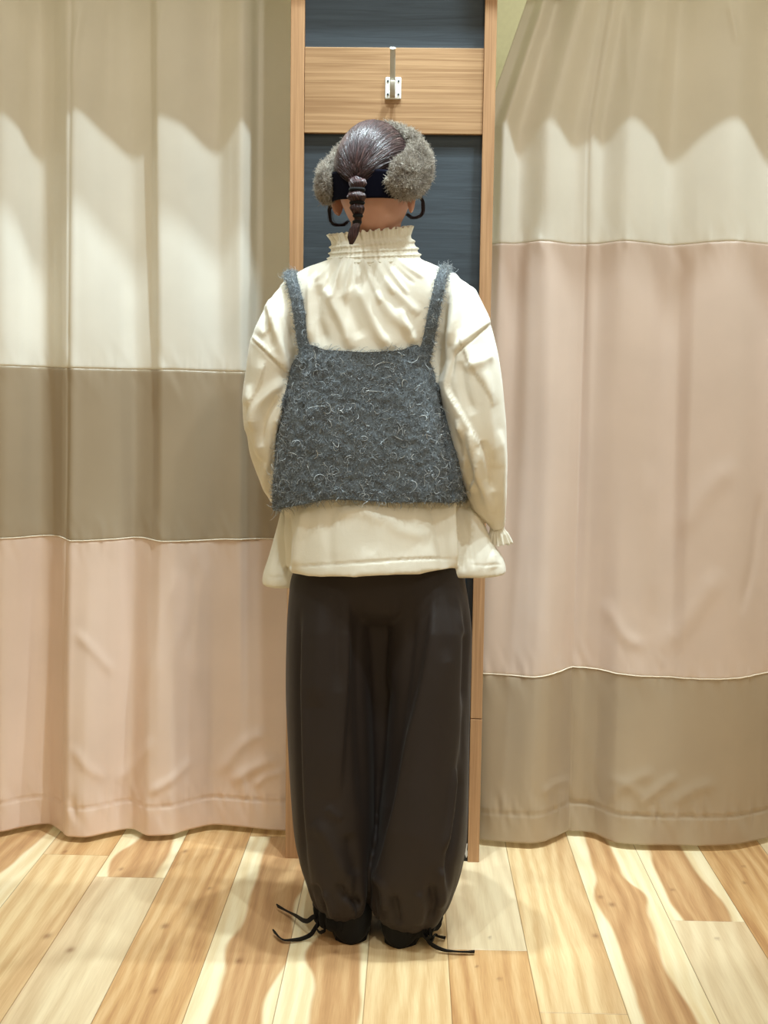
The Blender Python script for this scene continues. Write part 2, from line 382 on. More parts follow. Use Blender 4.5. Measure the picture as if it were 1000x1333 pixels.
# ---------------------------------------------------------------- floor
PW = 0.1533; X0 = -0.529
def build_floor():
    boards = []   # x0, y0, y1, seed, tone, heart fn (v -> lo, hi in 0..1), knots [(u, y, size)]
    full = lambda y: (-.6, 1.6); none = lambda y: (5, 6)
    def H(pts):
        a = np.array(sorted(pts)); return lambda y: (np.interp(y, a[:, 0], a[:, 1]), np.interp(y, a[:, 0], a[:, 2]))
    near = -3.4; far = 1.6
    spec = {
     -3: [(near, far, 0, H([(-1.2, -.6, -.3), (-.6, -.6, .1), (-.2, -.6, .62), (.05, -.6, .8), (.5, -.6, .8)]), [])],
     -2: [(near, -.118, 1, H([(-1, .6, 1.5), (-.4, .72, 1.5), (-.1, .95, 1.5)]), [(.88, -.56, .02), (.5, -.72, .01)]), (-.118, far, 3, H([(-.2, .1, 1.6), (.3, .2, 1.6)]), [(.3, -.1, .012)])],
     -1: [(near, -.247, 2, H([(-1, -.5, .2), (-.6, -.5, .32), (-.3, -.5, .3)]), [(.28, -.62, .02)]), (-.247, far, 0, H([(-.3, .3, .78), (-.12, .12, .86), (-.03, .34, .8), (.2, .3, .7)]), [(.3, -.2, .014)])],
     0: [(near, far, 3, full, [(.32, -.5, .02), (.7, -.3, .012), (.55, -.78, .016), (.1, -.08, .016)])],
     1: [(near, .03, 0, H([(-.95, .34, .88), (-.8, .3, .78), (-.66, .34, .98), (-.6, .2, 1.05), (-.5, .34, .95), (-.35, .32, .9), (-.18, .38, 1.2), (.1, .3, 1.2)]), [(.42, -.65, .018)]), (.03, far, 3, full, [])],
     2: [(near, far, 0, H([(-1.2, .42, .86), (-.85, .4, .9), (-.72, .46, .88), (-.62, .22, .9), (-.5, .45, .85), (-.3, .5, .8), (0, .6, .8)]), [(.6, -.6, .012)])],
     3: [(near, far, 1, H([(-1, -.3, .3), (-.7, -.3, .1), (-.4, -.3, .4)]), [])],
     4: [(near, -.577, 3, full, [(.6, -.7, .01), (.35, -.65, .008)]), (-.577, far, 2, H([(-.6, -.5, .3), (-.3, -.5, .42), (0, -.5, .2)]), [(.55, -.52, .008)])],
     5: [(near, -.825, 1, none, []), (-.825, far, 1, H([(-.8, .8, 1.3), (-.5, .62, 1.4), (-.2, .7, 1.4), (.1, .4, 1.4)]), [(.93, -.5, .016)])],
     6: [(near, far, 0, H([(-1.1, .2, .72), (-.8, .18, .72), (-.62, .24, .62), (-.5, .26, .68), (-.36, .16, .7), (-.28, .12, .86), (-.2, .28, .6), (-.05, .26, .62), (.1, .3, .6)]), [(.3, -.34, .018), (.18, -.3, .014)])],
     7: [(near, -.415, 2, H([(-1, .7, 1.5), (-.5, .8, 1.5)]), [(.5, -.5, .01)]), (-.415, far, 0, H([(-.42, .2, .78), (-.3, .16, .84), (-.15, .2, .72), (0, .22, .7), (.2, .3, .6)]), [(.25, -.25, .012)])],
     8: [(near, far, 3, full, [(.35, -.2, .012), (.5, -.1, .01)])],
    }
    r = random.Random(5)
    for c in range(-12, 20):
        if c in spec:
            for (a, b, tn, h, k) in spec[c]: boards.append((X0+c*PW, a, b, r.random()*20, tn, h, k))
        else:
            y = near-r.random()
            while y < far:
                L = 1.1+r.random(); tn = r.choice([0, 1, 2, 3]); q = r.random()*.3
                boards.append((X0+c*PW, max(y, near), min(y+L, far), r.random()*20, tn, (lambda y, q=q: (q+.05*math.sin(y*7), .6+q+.08*math.sin(y*5+q*20))), [(.2+.6*r.random(), y+L*.4, .012)]))
                y += L
    V = []; Q = []; at_ = {k: [] for k in ('seed', 'tone', 'heart', 'knot', 'gap')}; off = 0
    for (x0, y0, y1, sd, tn, hf, kn) in boards:
        if y1 <= y0+.01: continue
        vis = x0 > -1.2 and x0 < 1.1
        us = np.concatenate([[0, .008], np.linspace(.03, .97, 28 if vis else 8), [.992, 1]])
        step = .008 if vis else .06
        ys = np.unique(np.concatenate([[y0, y0+.0012], np.linspace(y0+.004, max(y0+.005, min(y1-.004, -1.05)), 8), np.arange(max(y0+.004, -1.05), max(y0+.0041, min(y1-.004, .2)), step), np.linspace(max(y0+.004, min(y1-.005, .2)), y1-.004, 8), [y1-.0012, y1]]))
        U, Y = np.meshgrid(us, ys); n = U.size; nu = len(us)
        z = np.zeros(U.shape); edge = (U < .004) | (U > .996) | (Y <= y0+1e-6) | (Y >= y1-1e-6); z[edge] = -.0008
        V.append(np.stack([x0+U*PW, Y, z], -1).reshape(-1, 3))
        Q.append(grid_quads(nu, len(ys))+off); off += n
        ysm = [np.mean([hf(y+q) for q in (-.04, -.02, 0, .02, .04)], axis=0) for y in ys]; lo = np.array([q[0] for q in ysm])[:, None]; hi = np.array([q[1] for q in ysm])[:, None]
        at_['heart'].append(np.minimum(U-lo, hi-U).ravel()); at_['seed'].append(np.full(n, sd)); at_['tone'].append(np.full(n, tn)); at_['gap'].append(edge.ravel().astype(float))
        k = np.zeros(U.shape)
        for (ku, ky, ks) in kn:
            d = np.sqrt(((U-ku)*PW/(ks*.45))**2+((Y-ky)/(ks*.8))**2); k = np.maximum(k, np.exp(-(d*1.3)**2)*.9)
        at_['knot'].append(k.ravel())
    fast_obj('floor', np.vstack(V), np.vstack(Q), M['floor'], attrs={k: np.concatenate(v) for k, v in at_.items()}, smooth=False, kind='structure')
build_floor()

# ---------------------------------------------------------------- room shell around the fitting rooms
HZ = 2.03; HY = -.155
bm = bmesh.new(); box(bm, -1.9, 1.9, HY, HY+.06, HZ, 3.3); bm_obj('trim_1', bm, M['wall'], kind='structure')
bm = bmesh.new(); box(bm, -1.9, 1.9, 1.5, 1.6, 0, 3.3); bm_obj('wall_back', bm, M['interior'], kind='structure')
for nm, x0, x1 in (('wall_left', -2.0, -1.9), ('wall_right', 1.9, 2.0)):
    bm = bmesh.new(); box(bm, x0, x1, -.15, 1.6, 0, 3.3); bm_obj(nm, bm, M['interior'], kind='structure')
bm = bmesh.new(); box(bm, -.2, .09, -.062, 1.5, 0.0, 2.3); bm_obj('wall_partition', bm, M['interior'], kind='structure')

# ---------------------------------------------------------------- framed end panel between the two curtains
FY = -.111
xl0, xl1, xr0, xr1 = -.277, -.247, .142, .168
panel = empty('wood_framed_panel', (-.055, FY, 0), label='oak-framed slate blue panel standing between the two curtains', category='panel')
def pbox(name, parent, mat, *a, bev=.0012, **pr):
    bm = bmesh.new(); box(bm, *a, bev=bev); o = bm_obj(name, bm, mat, **pr); reparent(o, parent); return o
pbox('stile', panel, M['oak_v'], xl0, xl1, FY, FY+.05, 0, 2.03)
st = pbox('stile', panel, M['oak_v'], xr0, xr1, FY, FY+.05, .336, 2.03)
pbox('stile', panel, M['oak_v'], xr0, xr1, FY, FY+.05, 0, .334, label='short lower length of the right stile below its joint')
pbox('rail', panel, M['oak_h'], xl1+.0005, xr0-.0005, FY+.004, FY+.05, 1.631, 1.813)
pbox('upper_panel', panel, M['blue'], xl1-.004, xr0+.004, FY+.016, FY+.03, 1.806, 2.03)
pbox('lower_panel', panel, M['blue'], xl1-.004, xr0+.004, FY+.016, FY+.03, .0, 1.64)
pbox('gap_shade_strip', panel, M['gap_shade'], xr0-.014, xr0-.0005, FY+.006, FY+.018, .0, .66, bev=.0005, label='black strip standing for the shaded gap along the right stile, with torn paper')  # black strip paints in the shade of the gap beside the stile
def scuff(pts, yy):
    n = len(pts); C3 = [at(px, py, yy) for px, py in pts]; V = [c for c in C3]+[c+np.array([0, .0012, 0]) for c in C3]
    Fc = [tuple(range(n)), tuple(range(2*n-1, n-1, -1))]+[(i, (i+1) % n, n+(i+1) % n, n+i)[::-1] for i in range(n)]
    o = mesh_obj('paper_scrap', V, Fc, M['scuff'], smooth=False); reparent(o, panel)
scuff([(604, 968), (607, 967), (609, 975), (608, 985), (610, 996), (607, 1003), (609, 1008), (605, 1010), (602, 1000), (603, 985)], FY+.0045)
scuff([(606, 1099), (609, 1098), (608, 1106), (610, 1112), (607, 1117), (605, 1110)], FY+.0045)

# ---------------------------------------------------------------- coat hook on the rail
hk0 = at(512, 115, FY+.004)
hook = empty('coat_hook', (hk0[0], FY+.004, hk0[2]), label='small metal coat hook screwed to the oak rail', category='hook')
hx = hk0[0]; s1 = 2.89/F
def hp(dx, dz): return hx+dx*s1, hk0[2]-dz*s1
bm = bmesh.new(); box(bm, hx-.0175, hx+.0175, FY-.0015, FY+.004, hk0[2]-.024, hk0[2]+.023, bev=.003)
o = bm_obj('base_plate', bm, M['hook_white'], smooth=False); reparent(o, hook)
def bar(name, pts, w, th, mat):
    P = np.array(pts, float); s = np.concatenate([[0], np.cumsum(np.linalg.norm(np.diff(P, axis=0), axis=1))]); P = hermite(s, P, np.linspace(0, s[-1], 24))
    T = np.gradient(P, axis=0); T /= ar0(T)[:, None]; V = []
    for p, t in zip(P, T):
        nrm = np.cross(t, [1, 0, 0]); nrm /= np.linalg.norm(nrm)
        for a, b in ((-1, -.6), (-.7, -1), (.7, -1), (1, -.6), (1, .6), (.7, 1), (-.7, 1), (-1, .6)): V.append(p+np.array([a*w/2, 0, 0])+nrm*b*th/2)
    V, Fc = cap_rings(V, 8, 24); o = mesh_obj(name, V, Fc, mat, smooth=False); reparent(o, hook); return o
zz = hk0[2]
bar('long_arm', [(hx-.001, FY-.002, zz-.012), (hx-.001, FY-.016, zz-.002), (hx-.001, FY-.032, zz+.03), (hx-.001, FY-.043, zz+.058), (hx-.001, FY-.05, zz+.067), (hx-.001, FY-.056, zz+.070)], .0115, .005, M['chrome'])
bar('short_arm', [(hx-.001, FY-.002, zz-.018), (hx-.001, FY-.02, zz-.02), (hx-.001, FY-.03, zz-.012), (hx-.001, FY-.034, zz+.004), (hx-.001, FY-.033, zz+.008)], .0115, .005, M['chrome'])
for dx in (-.0115, .0115):
    for dz in (-.014, .014):
        bm = bmesh.new(); bmesh.ops.create_cone(bm, cap_ends=True, segments=12, radius1=.0024, radius2=.002, depth=.002)
        for v in bm.verts: v.co = Vector((hx+dx+v.co.x, FY-.002-v.co.z, zz+dz+v.co.y))
        o = bm_obj('screw', bm, M['screw'], smooth=False); reparent(o, hook)

# ---------------------------------------------------------------- curtains
def curtain(name, xs_range, prof_top, prof_mid, prof_bot, seams, seam_x, cuts, mats, names, ztop, label, corner=None, creaselist=()):
    """prof_*: list (px at that height, Y).  seams: z levels.  cuts: list of z(level) functions of X bounding the bands"""
    xa, xb = xs_range; nx = int((xb-xa)/.0035); X = np.linspace(xa, xb, nx)
    zb = .014
    def pf(p): A = np.array(p); return hermite(A[:, 0], A[:, 1], X)
    PT, PM, PB = pf(prof_top), pf(prof_mid), pf(prof_bot)
    root = empty(name, ((xa+xb)/2, .06, 0), label=label, category='curtain')
    hemz = .085
    levels = [ztop]+[None]*0
    bounds = [lambda x: np.full_like(x, ztop)]+cuts+[lambda x: np.full_like(x, zb)]
    for k in range(len(bounds)-1):
        za, zc = bounds[k](X), bounds[k+1](X); nz = max(12, int((za.mean()-zc.mean())/.006)); W = np.linspace(0, 1, nz)[:, None]
        # denser rows near the seams
        W = .5-.5*np.cos(np.pi*W)*(.35)-.5*(1-2*W)*.65
        Z = za[None]*(1-W)+zc[None]*W; XX = np.broadcast_to(X, Z.shape)
        h = np.clip(Z/1.9, 0, 1)
        wT = np.clip((h-.45)/.55, 0, 1); wT = wT*wT*(3-2*wT); wB = np.clip((.55-h)/.55, 0, 1); wB = wB*wB*(3-2*wB)
        Y = PM*(1-wT-wB)+PT*wT+PB*wB
        P3 = np.stack([XX.ravel(), Y.ravel(), Z.ravel()], -1)
        # soft drape unevenness
        Y = Y+.003*vnoise(P3*np.array([9, 1, 1.6]), 1, 3, 2).reshape(Z.shape)
        # puckers at every seam and at the hem stitching
        puck = vnoise(np.stack([XX.ravel()*90, Z.ravel()*6, Z.ravel()*0], -1), 1, 5, 2).reshape(Z.shape)
        puck2 = vnoise(np.stack([XX.ravel()*38+Z.ravel()*14, Z.ravel()*9, Z.ravel()*0], -1), 1, 8, 2).reshape(Z.shape)
        for q, cf in enumerate(cuts):
            d = Z-cf(X)[None]; Y = Y-(np.exp(-(np.abs(d)/.02))*puck*.0035)-np.exp(-(d/.06)**2)*puck2*.003
            Y = Y+np.exp(-(d/.0022)**2)*.0012
        hz = hemz+.01*np.interp(X, [xa, xb], [0, 0]); d = Z-hz
        Y = Y-np.exp(-np.abs(d)/.022)*puck*.0055-np.exp(-(d/.05)**2)*puck2*.005+np.exp(-(d/.0022)**2)*.0035
        # vertical joining seam
        sx = np.interp(Z, *seam_x); d = XX-sx; Y = Y+np.exp(-(d/.003)**2)*.0035-.004*np.exp(-((d-.012)/.012)**2)
        V = np.stack([XX, Y, Z], -1)
        if corner: V = corner(V)
        V = V.reshape(-1, 3); Q = grid_quads(nx, nz)
        if creaselist: V = creases_y(V, creaselist)
        if k == 1:
            row = V.reshape(nz, nx, 3)[-1]+np.array([0, -.0016, 0]); tv_, tq_, _, _ = strands(row[None], np.full((1, nx), .0016), 6)
            pz = fast_obj('seam_piping', tv_, tq_, M['thread']); reparent(pz, root)
        o = fast_obj(names[k], V, Q, mats[k]); md = o.modifiers.new('thickness', 'SOLIDIFY'); md.thickness = .0012; md.offset = 1; reparent(o, root)
    return root
def creases_y(V, lines):
    P2 = proj(V); D = np.zeros(len(V))
    for pts, w, h in lines:
        pts = smooth_line(pts); lo = pts.min(0)-w*3; hi = pts.max(0)+w*3
        sel = np.where((P2[:, 0] > lo[0]) & (P2[:, 0] < hi[0]) & (P2[:, 1] > lo[1]) & (P2[:, 1] < hi[1]))[0]
        if not len(sel): continue
        d, sg, fr = polydist(P2[sel], pts); D[sel] += np.exp(-(d/w)**2)*h*.001*np.clip(np.minimum(fr, 1-fr)*5, 0, 1)
    V = V.copy(); V[:, 1] -= D; return V
def PX(lst, py):   # (px, Y) list -> (X, Y) list at image height py
    return [(at(px, py, Y)[0], Y) for px, Y in lst]
def cut(pts):      # seam line from photograph points: (px, py, Y)
    A = np.array([at(px, py, Y)[[0, 2]] for px, py, Y in pts]); return lambda x: hermite(A[:, 0], A[:, 1], x)
# left curtain
Lt = PX([(-230, .05), (-160, .09), (-110, .03), (-60, .09), (-15, .035), (2, .032), (25, .048), (43, .078), (56, .09), (70, .075), (82, .042), (90, .03), (104, .03), (135, .055), (172, .08), (196, .074), (206, .032), (235, .042), (284, .08), (300, .055), (314, .035), (326, .05), (335, .085), (372, .1), (420, .1)], 250)
Lm = PX([(-230, .05), (-160, .09), (-110, .03), (-60, .09), (-15, .03), (2, .028), (25, .042), (43, .066), (56, .075), (70, .065), (83, .036), (95, .028), (120, .035), (155, .05), (178, .075), (198, .06), (212, .035), (250, .04), (290, .055), (312, .052), (324, .07), (345, .085), (372, .09), (420, .09)], 590)
hem = [(-230, .05), (-120, .09)]+[(px, ground(px, py, .014)[1]) for px, py in [(0, 1083), (30, 1077), (62, 1073), (76, 1080), (92, 1089), (108, 1090), (140, 1084), (170, 1079), (195, 1088), (220, 1087), (250, 1079), (280, 1074), (320, 1077), (370, 1081)]]+[(420, .09)]
Lb = [(at(px, 1080, Y)[0], Y) for px, Y in hem]
lx = (Lt[0][0]+.02, -.235)
segx = lambda a: ([p[1] for p in a][::-1], [p[0] for p in a][::-1])
def seamx(pts): A = sorted([(at(px, py, .035)[2], at(px, py, .035)[0]) for px, py in pts]); return ([a[0] for a in A], [a[1] for a in A])
curtain('fitting_room_curtain', (-1.25, -.235), Lt, Lm, Lb, None, seamx([(94, -20), (91, 200), (90, 480), (89, 800), (88, 1090)]),
    [cut([(-300, 476, .05), (0, 476, .03), (60, 478, .07), (92, 479, .03), (170, 481, .07), (215, 481, .035), (310, 484, .05), (420, 485, .09)]),
     cut([(-300, 697, .05), (0, 700, .03), (58, 697, .07), (78, 698, .04), (95, 703, .03), (150, 701, .05), (185, 699, .07), (212, 704, .035), (262, 704, .04), (300, 702, .055), (340, 701, .08), (420, 701, .09)])],
    [M['cream_satin'], M['brown_satin'], M['pink_satin']], ['cream_band', 'taupe_band', 'pink_band'], 2.06,
    'floor-length curtain left of the framed panel, cream over taupe over a dusty pink bottom band',
    creaselist=[([(95, 820), (125, 850), (150, 880)], 7, 3), ([(92, 970), (115, 1000), (140, 1015)], 7, 3), ([(190, 1035), (230, 1010), (250, 985)], 6, 4), ([(300, 1020), (330, 1000), (365, 985)], 7, 5), ([(285, 1010), (315, 970), (350, 950)], 8, 4),
                ([(150, 1020), (180, 990), (200, 960)], 8, 3), ([(330, 1025), (350, 1010), (372, 1005)], 4, 4), ([(110, 0), (98, 60), (94, 120)], 5, 5), ([(215, 0), (208, 40), (205, 100)], 5, 4), ([(282, 0), (278, 35), (276, 90)], 4, 4), ([(38, 0), (34, 60), (32, 130)], 5, 4), ([(140, 0), (138, 90), (137, 160)], 6, -3),
                ([(230, 740), (205, 830), (190, 900)], 9, 3), ([(255, 720), (250, 800), (240, 860)], 7, -3)])
# right curtain
Rt = PX([(560, .06), (600, .06), (640, .06), (655, .03), (676, .075), (712, .03), (748, .068), (768, .055), (782, .062), (818, .028), (848, .05), (872, .085), (900, .062), (954, .03), (1003, .085), (1050, .03), (1110, .09), (1160, .04), (1230, .09), (1300, .05)], 250)
Rm = PX([(560, .09), (600, .08), (640, .05), (664, .062), (692, .045), (715, .03), (740, .045), (757, .06), (768, .05), (800, .035), (835, .04), (862, .062), (876, .066), (900, .04), (954, .03), (1010, .07), (1060, .03), (1110, .09), (1160, .04), (1230, .09), (1300, .05)], 590)
hem = [(560, .05), (600, .05)]+[(px, ground(px, py, .014)[1]) for px, py in [(626, 1093), (660, 1096), (690, 1098), (706, 1096), (722, 1090), (745, 1081), (770, 1084), (800, 1096), (825, 1099), (850, 1100), (900, 1101), (950, 1100), (985, 1094), (1005, 1089)]]+[(1050, .1), (1110, .04), (1160, .09), (1230, .04), (1300, .08)]
Rb = [(at(px, 1092, Y)[0], Y) for px, Y in hem]
def corner(V):
    # the leading edge has slipped off its last hook: top corner sags away to the right and back
    V = V.copy(); x, y, z = V[..., 0], V[..., 1], V[..., 2]
    a = np.clip((z-1.68)/.3, 0, 1.3); e0 = .15; edge = e0+a*.10
    k = np.clip((x-e0)/.5, 0, 1); V[..., 0] = np.where(z > 1.68, edge+(x-e0)*(1-a*.10/.5) if False else x+(edge-e0)*np.clip(1-k, 0, 1), x)
    V[..., 1] = y+.05*a*np.clip(1-k*3, 0, 1)
    return V
curtain('fitting_room_curtain', (.15, 1.25), Rt, Rm, Rb, None, seamx([(765, -20), (768, 150), (765, 317), (756, 600), (748, 870), (744, 1085)]),
    [cut([(560, 318, .06), (648, 318, .06), (700, 313.5, .035), (740, 317, .05), (768, 317.5, .05), (810, 313.5, .03), (872, 319, .07), (955, 314, .03), (1010, 317, .06), (1300, 317, .06)]),
     cut([(560, 873, .06), (628, 873, .05), (690, 878, .03), (720, 874, .04), (745, 868, .07), (770, 870, .06), (810, 874, .045), (860, 878, .04), (915, 881, .03), (960, 880, .035), (1000, 875, .06), (1300, 875, .06)])],
    [M['cream_satin'], M['rose_satin'], M['taupe_satin']], ['cream_band', 'pale_pink_band', 'taupe_band'], 2.06,
    'floor-length curtain right of the framed panel, cream over pale pink over a taupe bottom band', corner=corner,
    creaselist=[([(790, 1042), (820, 1018), (855, 1004)], 8, 3), ([(832, 1048), (862, 1024), (885, 1008)], 7, 3.5), ([(870, 1050), (900, 1030), (935, 1018)], 8, 3), ([(785, 1012), (812, 1020), (836, 1038)], 7, 2.5), ([(860, 850), (900, 800), (940, 740)], 14, 4), ([(880, 700), (920, 640), (960, 600)], 14, 3), ([(990, 640), (982, 720), (965, 800)], 6, -4),
                ([(785, 780), (815, 830), (845, 845)], 9, 3), ([(845, 600), (848, 700), (850, 800)], 10, 3), ([(700, 0), (712, 60), (705, 130)], 6, 4), ([(812, 0), (815, 50), (816, 120)], 5, 4), ([(948, 0), (955, 30), (960, 60)], 5, 6), ([(705, 1035), (725, 1020), (742, 1015)], 5, 3)])
# ---------------------------------------------------------------- the standing person, seen from behind
root = empty('person', tuple(at(490, 1200, -.45)*np.array([1, 1, 0])), label='person seen from behind in a grey mohair camisole, cream blouse and dark brown balloon trousers', category='person')

def loft(rows, n=90, nu=96, ex=2.3):
    """rows: py, pxL, pxR, Yc, ry_back, ry_front"""
    A = interp_rows(rows, n); V = []
    for py, l, r_, yc, rb, rf in A:
        a = at(l, py, yc); b = at(r_, py, yc); cx = (a+b)/2; rx = (b[0]-a[0])/2
        t = 2*np.pi*np.arange(nu)/nu; c, s_ = np.cos(t), np.sin(t)
        e = 2/ex; X = cx[0]+rx*np.sign(c)*np.abs(c)**e; Y = cx[1]+np.where(s_ < 0, rb, rf)*np.sign(s_)*np.abs(s_)**e
        V.append(np.stack([X, Y, np.full(nu, cx[2])], -1))
    return cap_rings(np.vstack(V), nu, n)

# ---- blouse -------------------------------------------------------------
BY = -.455
torso_rows = [(337, 436, 540, -.465, .058, .055), (342, 424, 556, -.465, .07, .06), (348, 404, 574, -.465, .08, .06), (356, 390, 588, -.463, .09, .065), (368, 380, 596, -.46, .102, .075),
    (385, 376, 598, -.457, .112, .09), (420, 380, 586, BY, .12, .1), (470, 386, 562, BY, .122, .11), (540, 376, 576, BY, .122, .115), (610, 370, 592, BY, .128, .12),
    (650, 370, 598, BY, .142, .12), (690, 370, 603, BY, .156, .12), (722, 372, 606, BY, .167, .12), (733, 373, 606, BY, .17, .12)]
uv_, uf_ = loft([(364, 384, 596, -.455, .055, .06), (400, 370, 604, -.455, .07, .08), (470, 372, 598, -.455, .074, .09), (600, 374, 598, -.455, .08, .09), (700, 376, 600, -.455, .09, .09)], 60)
tv, tf = loft(torso_rows, 110)
# the hem of the back runs up towards the right
def hemtilt(V):
    V = np.array(V); P2 = proj(V); low = np.clip((P2[:, 1]-640)/110, 0, 1)
    V[:, 2] += low*S*((P2[:, 0]-487)/115*6.5-1); return V
tv = hemtilt(tv)
# front panel swinging wider than the back on both sides
fl, ff = loft([(640, 374, 420, -.4, .03, .05), (680, 364, 420, -.405, .04, .06), (720, 353, 420, -.41, .05, .07), (752, 343.5, 420, -.415, .06, .08), (760, 343, 420, -.415, .06, .08)], 60, 64, 2.6)
fr, frf = loft([(630, 560, 606, -.4, .04, .05), (665, 560, 622, -.42, .06, .06), (700, 560, 637, -.43, .075, .07), (734, 560, 657, -.44, .09, .08), (744, 560, 658, -.44, .09, .08)], 60, 64, 2.6)
slL, slf = path_loft([(402, 366, -.46, 18, .045), (389, 386, -.46, 27, .056), (374, 420, -.465, 33, .066), (361, 460, -.465, 36, .066), (354, 500, -.46, 36, .06), (350, 540, -.45, 33, .056), (350, 575, -.435, 28, .05), (353, 605, -.41, 22, .045), (358, 628, -.385, 17, .04), (366, 645, -.35, 14, .033), (384, 655, -.29, 12, .025)], 90, 64)
slR, srf = path_loft([(572, 366, -.46, 18, .045), (585, 386, -.462, 29, .058), (598, 418, -.475, 36, .066), (608, 457, -.49, 38, .07), (615, 500, -.5, 39, .068), (620, 545, -.503, 39, .064), (625, 590, -.495, 36, .06), (631, 625, -.478, 30, .055), (638, 655, -.46, 22, .042), (645, 676, -.445, 13, .026), (648, 686, -.44, 9, .02)], 90, 64)
BV, BQ = join_parts([(tv, tf), (uv_, uf_), (fl, ff), (fr, frf), (slL, slf), (slR, srf)])
BV, BQ = remesh(BV, BQ, .0034, 8)
P = BV
BV = BV+vnormals(BV, BQ)*(.0022*vnoise(BV*np.array([14, 14, 7]), 1, 2, 3)+.0065*(.3-np.abs(vnoise(BV*np.array([13, 8, 5.5])+.35*BV[:, [2, 0, 1]]*6, 1, 12, 2))))[:, None]
BV = creases(BV, BQ, [(l[0], l[1], l[2]*1.7)+tuple(l[3:]) for l in [
    # gathers fanning out below the collar
    ([(450, 334), (440, 358), (433, 390)], 2.6, 3.5), ([(458, 335), (452, 362), (449, 398)], 2.8, 3.5), ([(465, 336), (468, 356), (470, 382)], 2.2, -3), ([(472, 336), (482, 362), (496, 396)], 2.6, 3.5), ([(485, 335), (498, 358), (512, 384)], 2.6, 3), ([(496, 333), (512, 358), (532, 384)], 2.4, 3),
    ([(461, 336), (460, 354), (456, 376)], 1.8, -3.5), ([(440, 333), (426, 350), (410, 366)], 2.6, 2.6), ([(510, 332), (530, 348), (552, 362)], 2.5, 2.6), ([(478, 336), (486, 356), (494, 372)], 1.8, -3), ([(445, 335), (434, 352), (424, 376)], 2, -2.6), ([(503, 334), (520, 352), (540, 370)], 2, -2.4),
    # long soft drapes down the back
    ([(425, 374), (436, 398), (449, 425), (458, 455)], 7, 5.5), ([(466, 370), (480, 405), (494, 435), (512, 455)], 8, 6), ([(447, 385), (460, 415), (470, 440)], 8, -4), ([(490, 380), (510, 410), (535, 432)], 7, 3.5), ([(500, 365), (520, 385), (545, 410)], 6, 3), ([(404, 362), (403, 400), (404, 445)], 4, 3), ([(414, 370), (413, 410), (425, 450)], 7, -4), ([(520, 400), (528, 425), (540, 448)], 6, 4),
    # left sleeve: drop-shoulder seam and folds
    ([(327, 441), (345, 458), (360, 473), (374, 488)], 1.5, -3), ([(328, 439), (346, 455), (361, 470), (375, 485)], 5, 2.5),
    ([(352, 388), (358, 425), (368, 462), (376, 485)], 6, 5), ([(364, 372), (376, 410), (386, 450)], 5, -6), ([(345, 400), (350, 430), (356, 455)], 5, -3), ([(374, 356), (386, 400), (390, 440)], 4, 4),
    ([(372, 495), (352, 510), (336, 530), (330, 560)], 7, 6), ([(374, 505), (362, 530), (352, 560), (350, 600), (352, 640)], 6, 6), ([(362, 515), (346, 545), (340, 580)], 5, -5), ([(326, 500), (330, 540), (338, 600)], 6, 4), ([(368, 545), (362, 580), (362, 610)], 5, -6), ([(318, 560), (330, 590), (345, 615)], 4, -3), ([(343, 600), (345, 625), (352, 645)], 4, 4),
    # right sleeve
    ([(641, 420), (622, 436), (606, 450), (592, 463), (588, 490)], 1.6, -3.5), ([(640, 415), (620, 430), (600, 446), (590, 458)], 5, 3),
    ([(579, 350), (577, 400), (573, 450), (577, 495)], 5, -6), ([(590, 352), (592, 400), (586, 450)], 6, 5), ([(600, 360), (606, 400), (600, 440)], 5, -3.5), ([(612, 372), (622, 400), (634, 418)], 6, 3),
    ([(587, 470), (584, 500), (597, 530), (612, 556), (624, 580), (634, 622)], 6, 6, 's'), ([(374, 492), (366, 520), (357, 548), (356, 600), (352, 640)], 6, 5, 's2'), ([(596, 430), (610, 470), (628, 500), (640, 530)], 5, 3, 's2'), ([(346, 470), (338, 500), (326, 530)], 5, 3.5, 's'), ([(360, 400), (352, 425), (340, 440)], 5, 3, 's'), ([(612, 640), (620, 610), (622, 580)], 5, 4, 's'), ([(600, 470), (604, 505), (616, 540)], 7, -4), ([(622, 450), (632, 500), (638, 560), (644, 610)], 8, 5), ([(612, 560), (618, 600), (630, 640), (640, 668)], 5, 6), ([(626, 575), (636, 600), (640, 640)], 5, -6), ([(600, 560), (608, 600), (618, 630), (630, 655)], 5, -5),
    ([(650, 560), (653, 600), (652, 640), (646, 670)], 5, 4), ([(598, 545), (604, 580), (607, 610)], 4, 5), ([(604, 480), (626, 470), (642, 462)], 6, 3),
    # lower back and hem
    ([(400, 655), (390, 700), (384, 745)], 6, 4), ([(432, 655), (428, 700), (430, 742)], 7, -2.5), ([(596, 650), (598, 690), (602, 744)], 5, -9), ([(588, 640), (592, 690), (594, 740)], 5, 5), ([(372, 660), (374, 700), (374, 750)], 3.5, -8), ([(560, 655), (572, 700), (580, 740)], 6, -3), ([(610, 660), (630, 705), (645, 740)], 7, 5), ([(600, 655), (612, 700), (618, 742)], 4, -4),
    ([(374, 738), (430, 735), (500, 730), (560, 727), (600, 729)], 1.4, -1.5), ([(610, 734), (630, 736), (654, 735)], 1.4, -1.2), ([(347, 750), (356, 752), (370, 751)], 1.4, -1.2),
    ([(500, 670), (520, 690), (560, 700)], 8, 2), ([(440, 670), (470, 665), (500, 680)], 8, 2.5)]])
blouse = fast_obj('blouse', BV, tri_quads(BQ), M['blouse']); reparent(blouse, root); 
bvh = BVHTree.FromPolygons([Vector(v) for v in BV], BQ)
def back_Y(x, z, off=0.):
    hit = bvh.ray_cast(Vector((x, -1.2, z)), Vector((0, 1, 0)))
    return None if hit[0] is None else hit[0].y-off

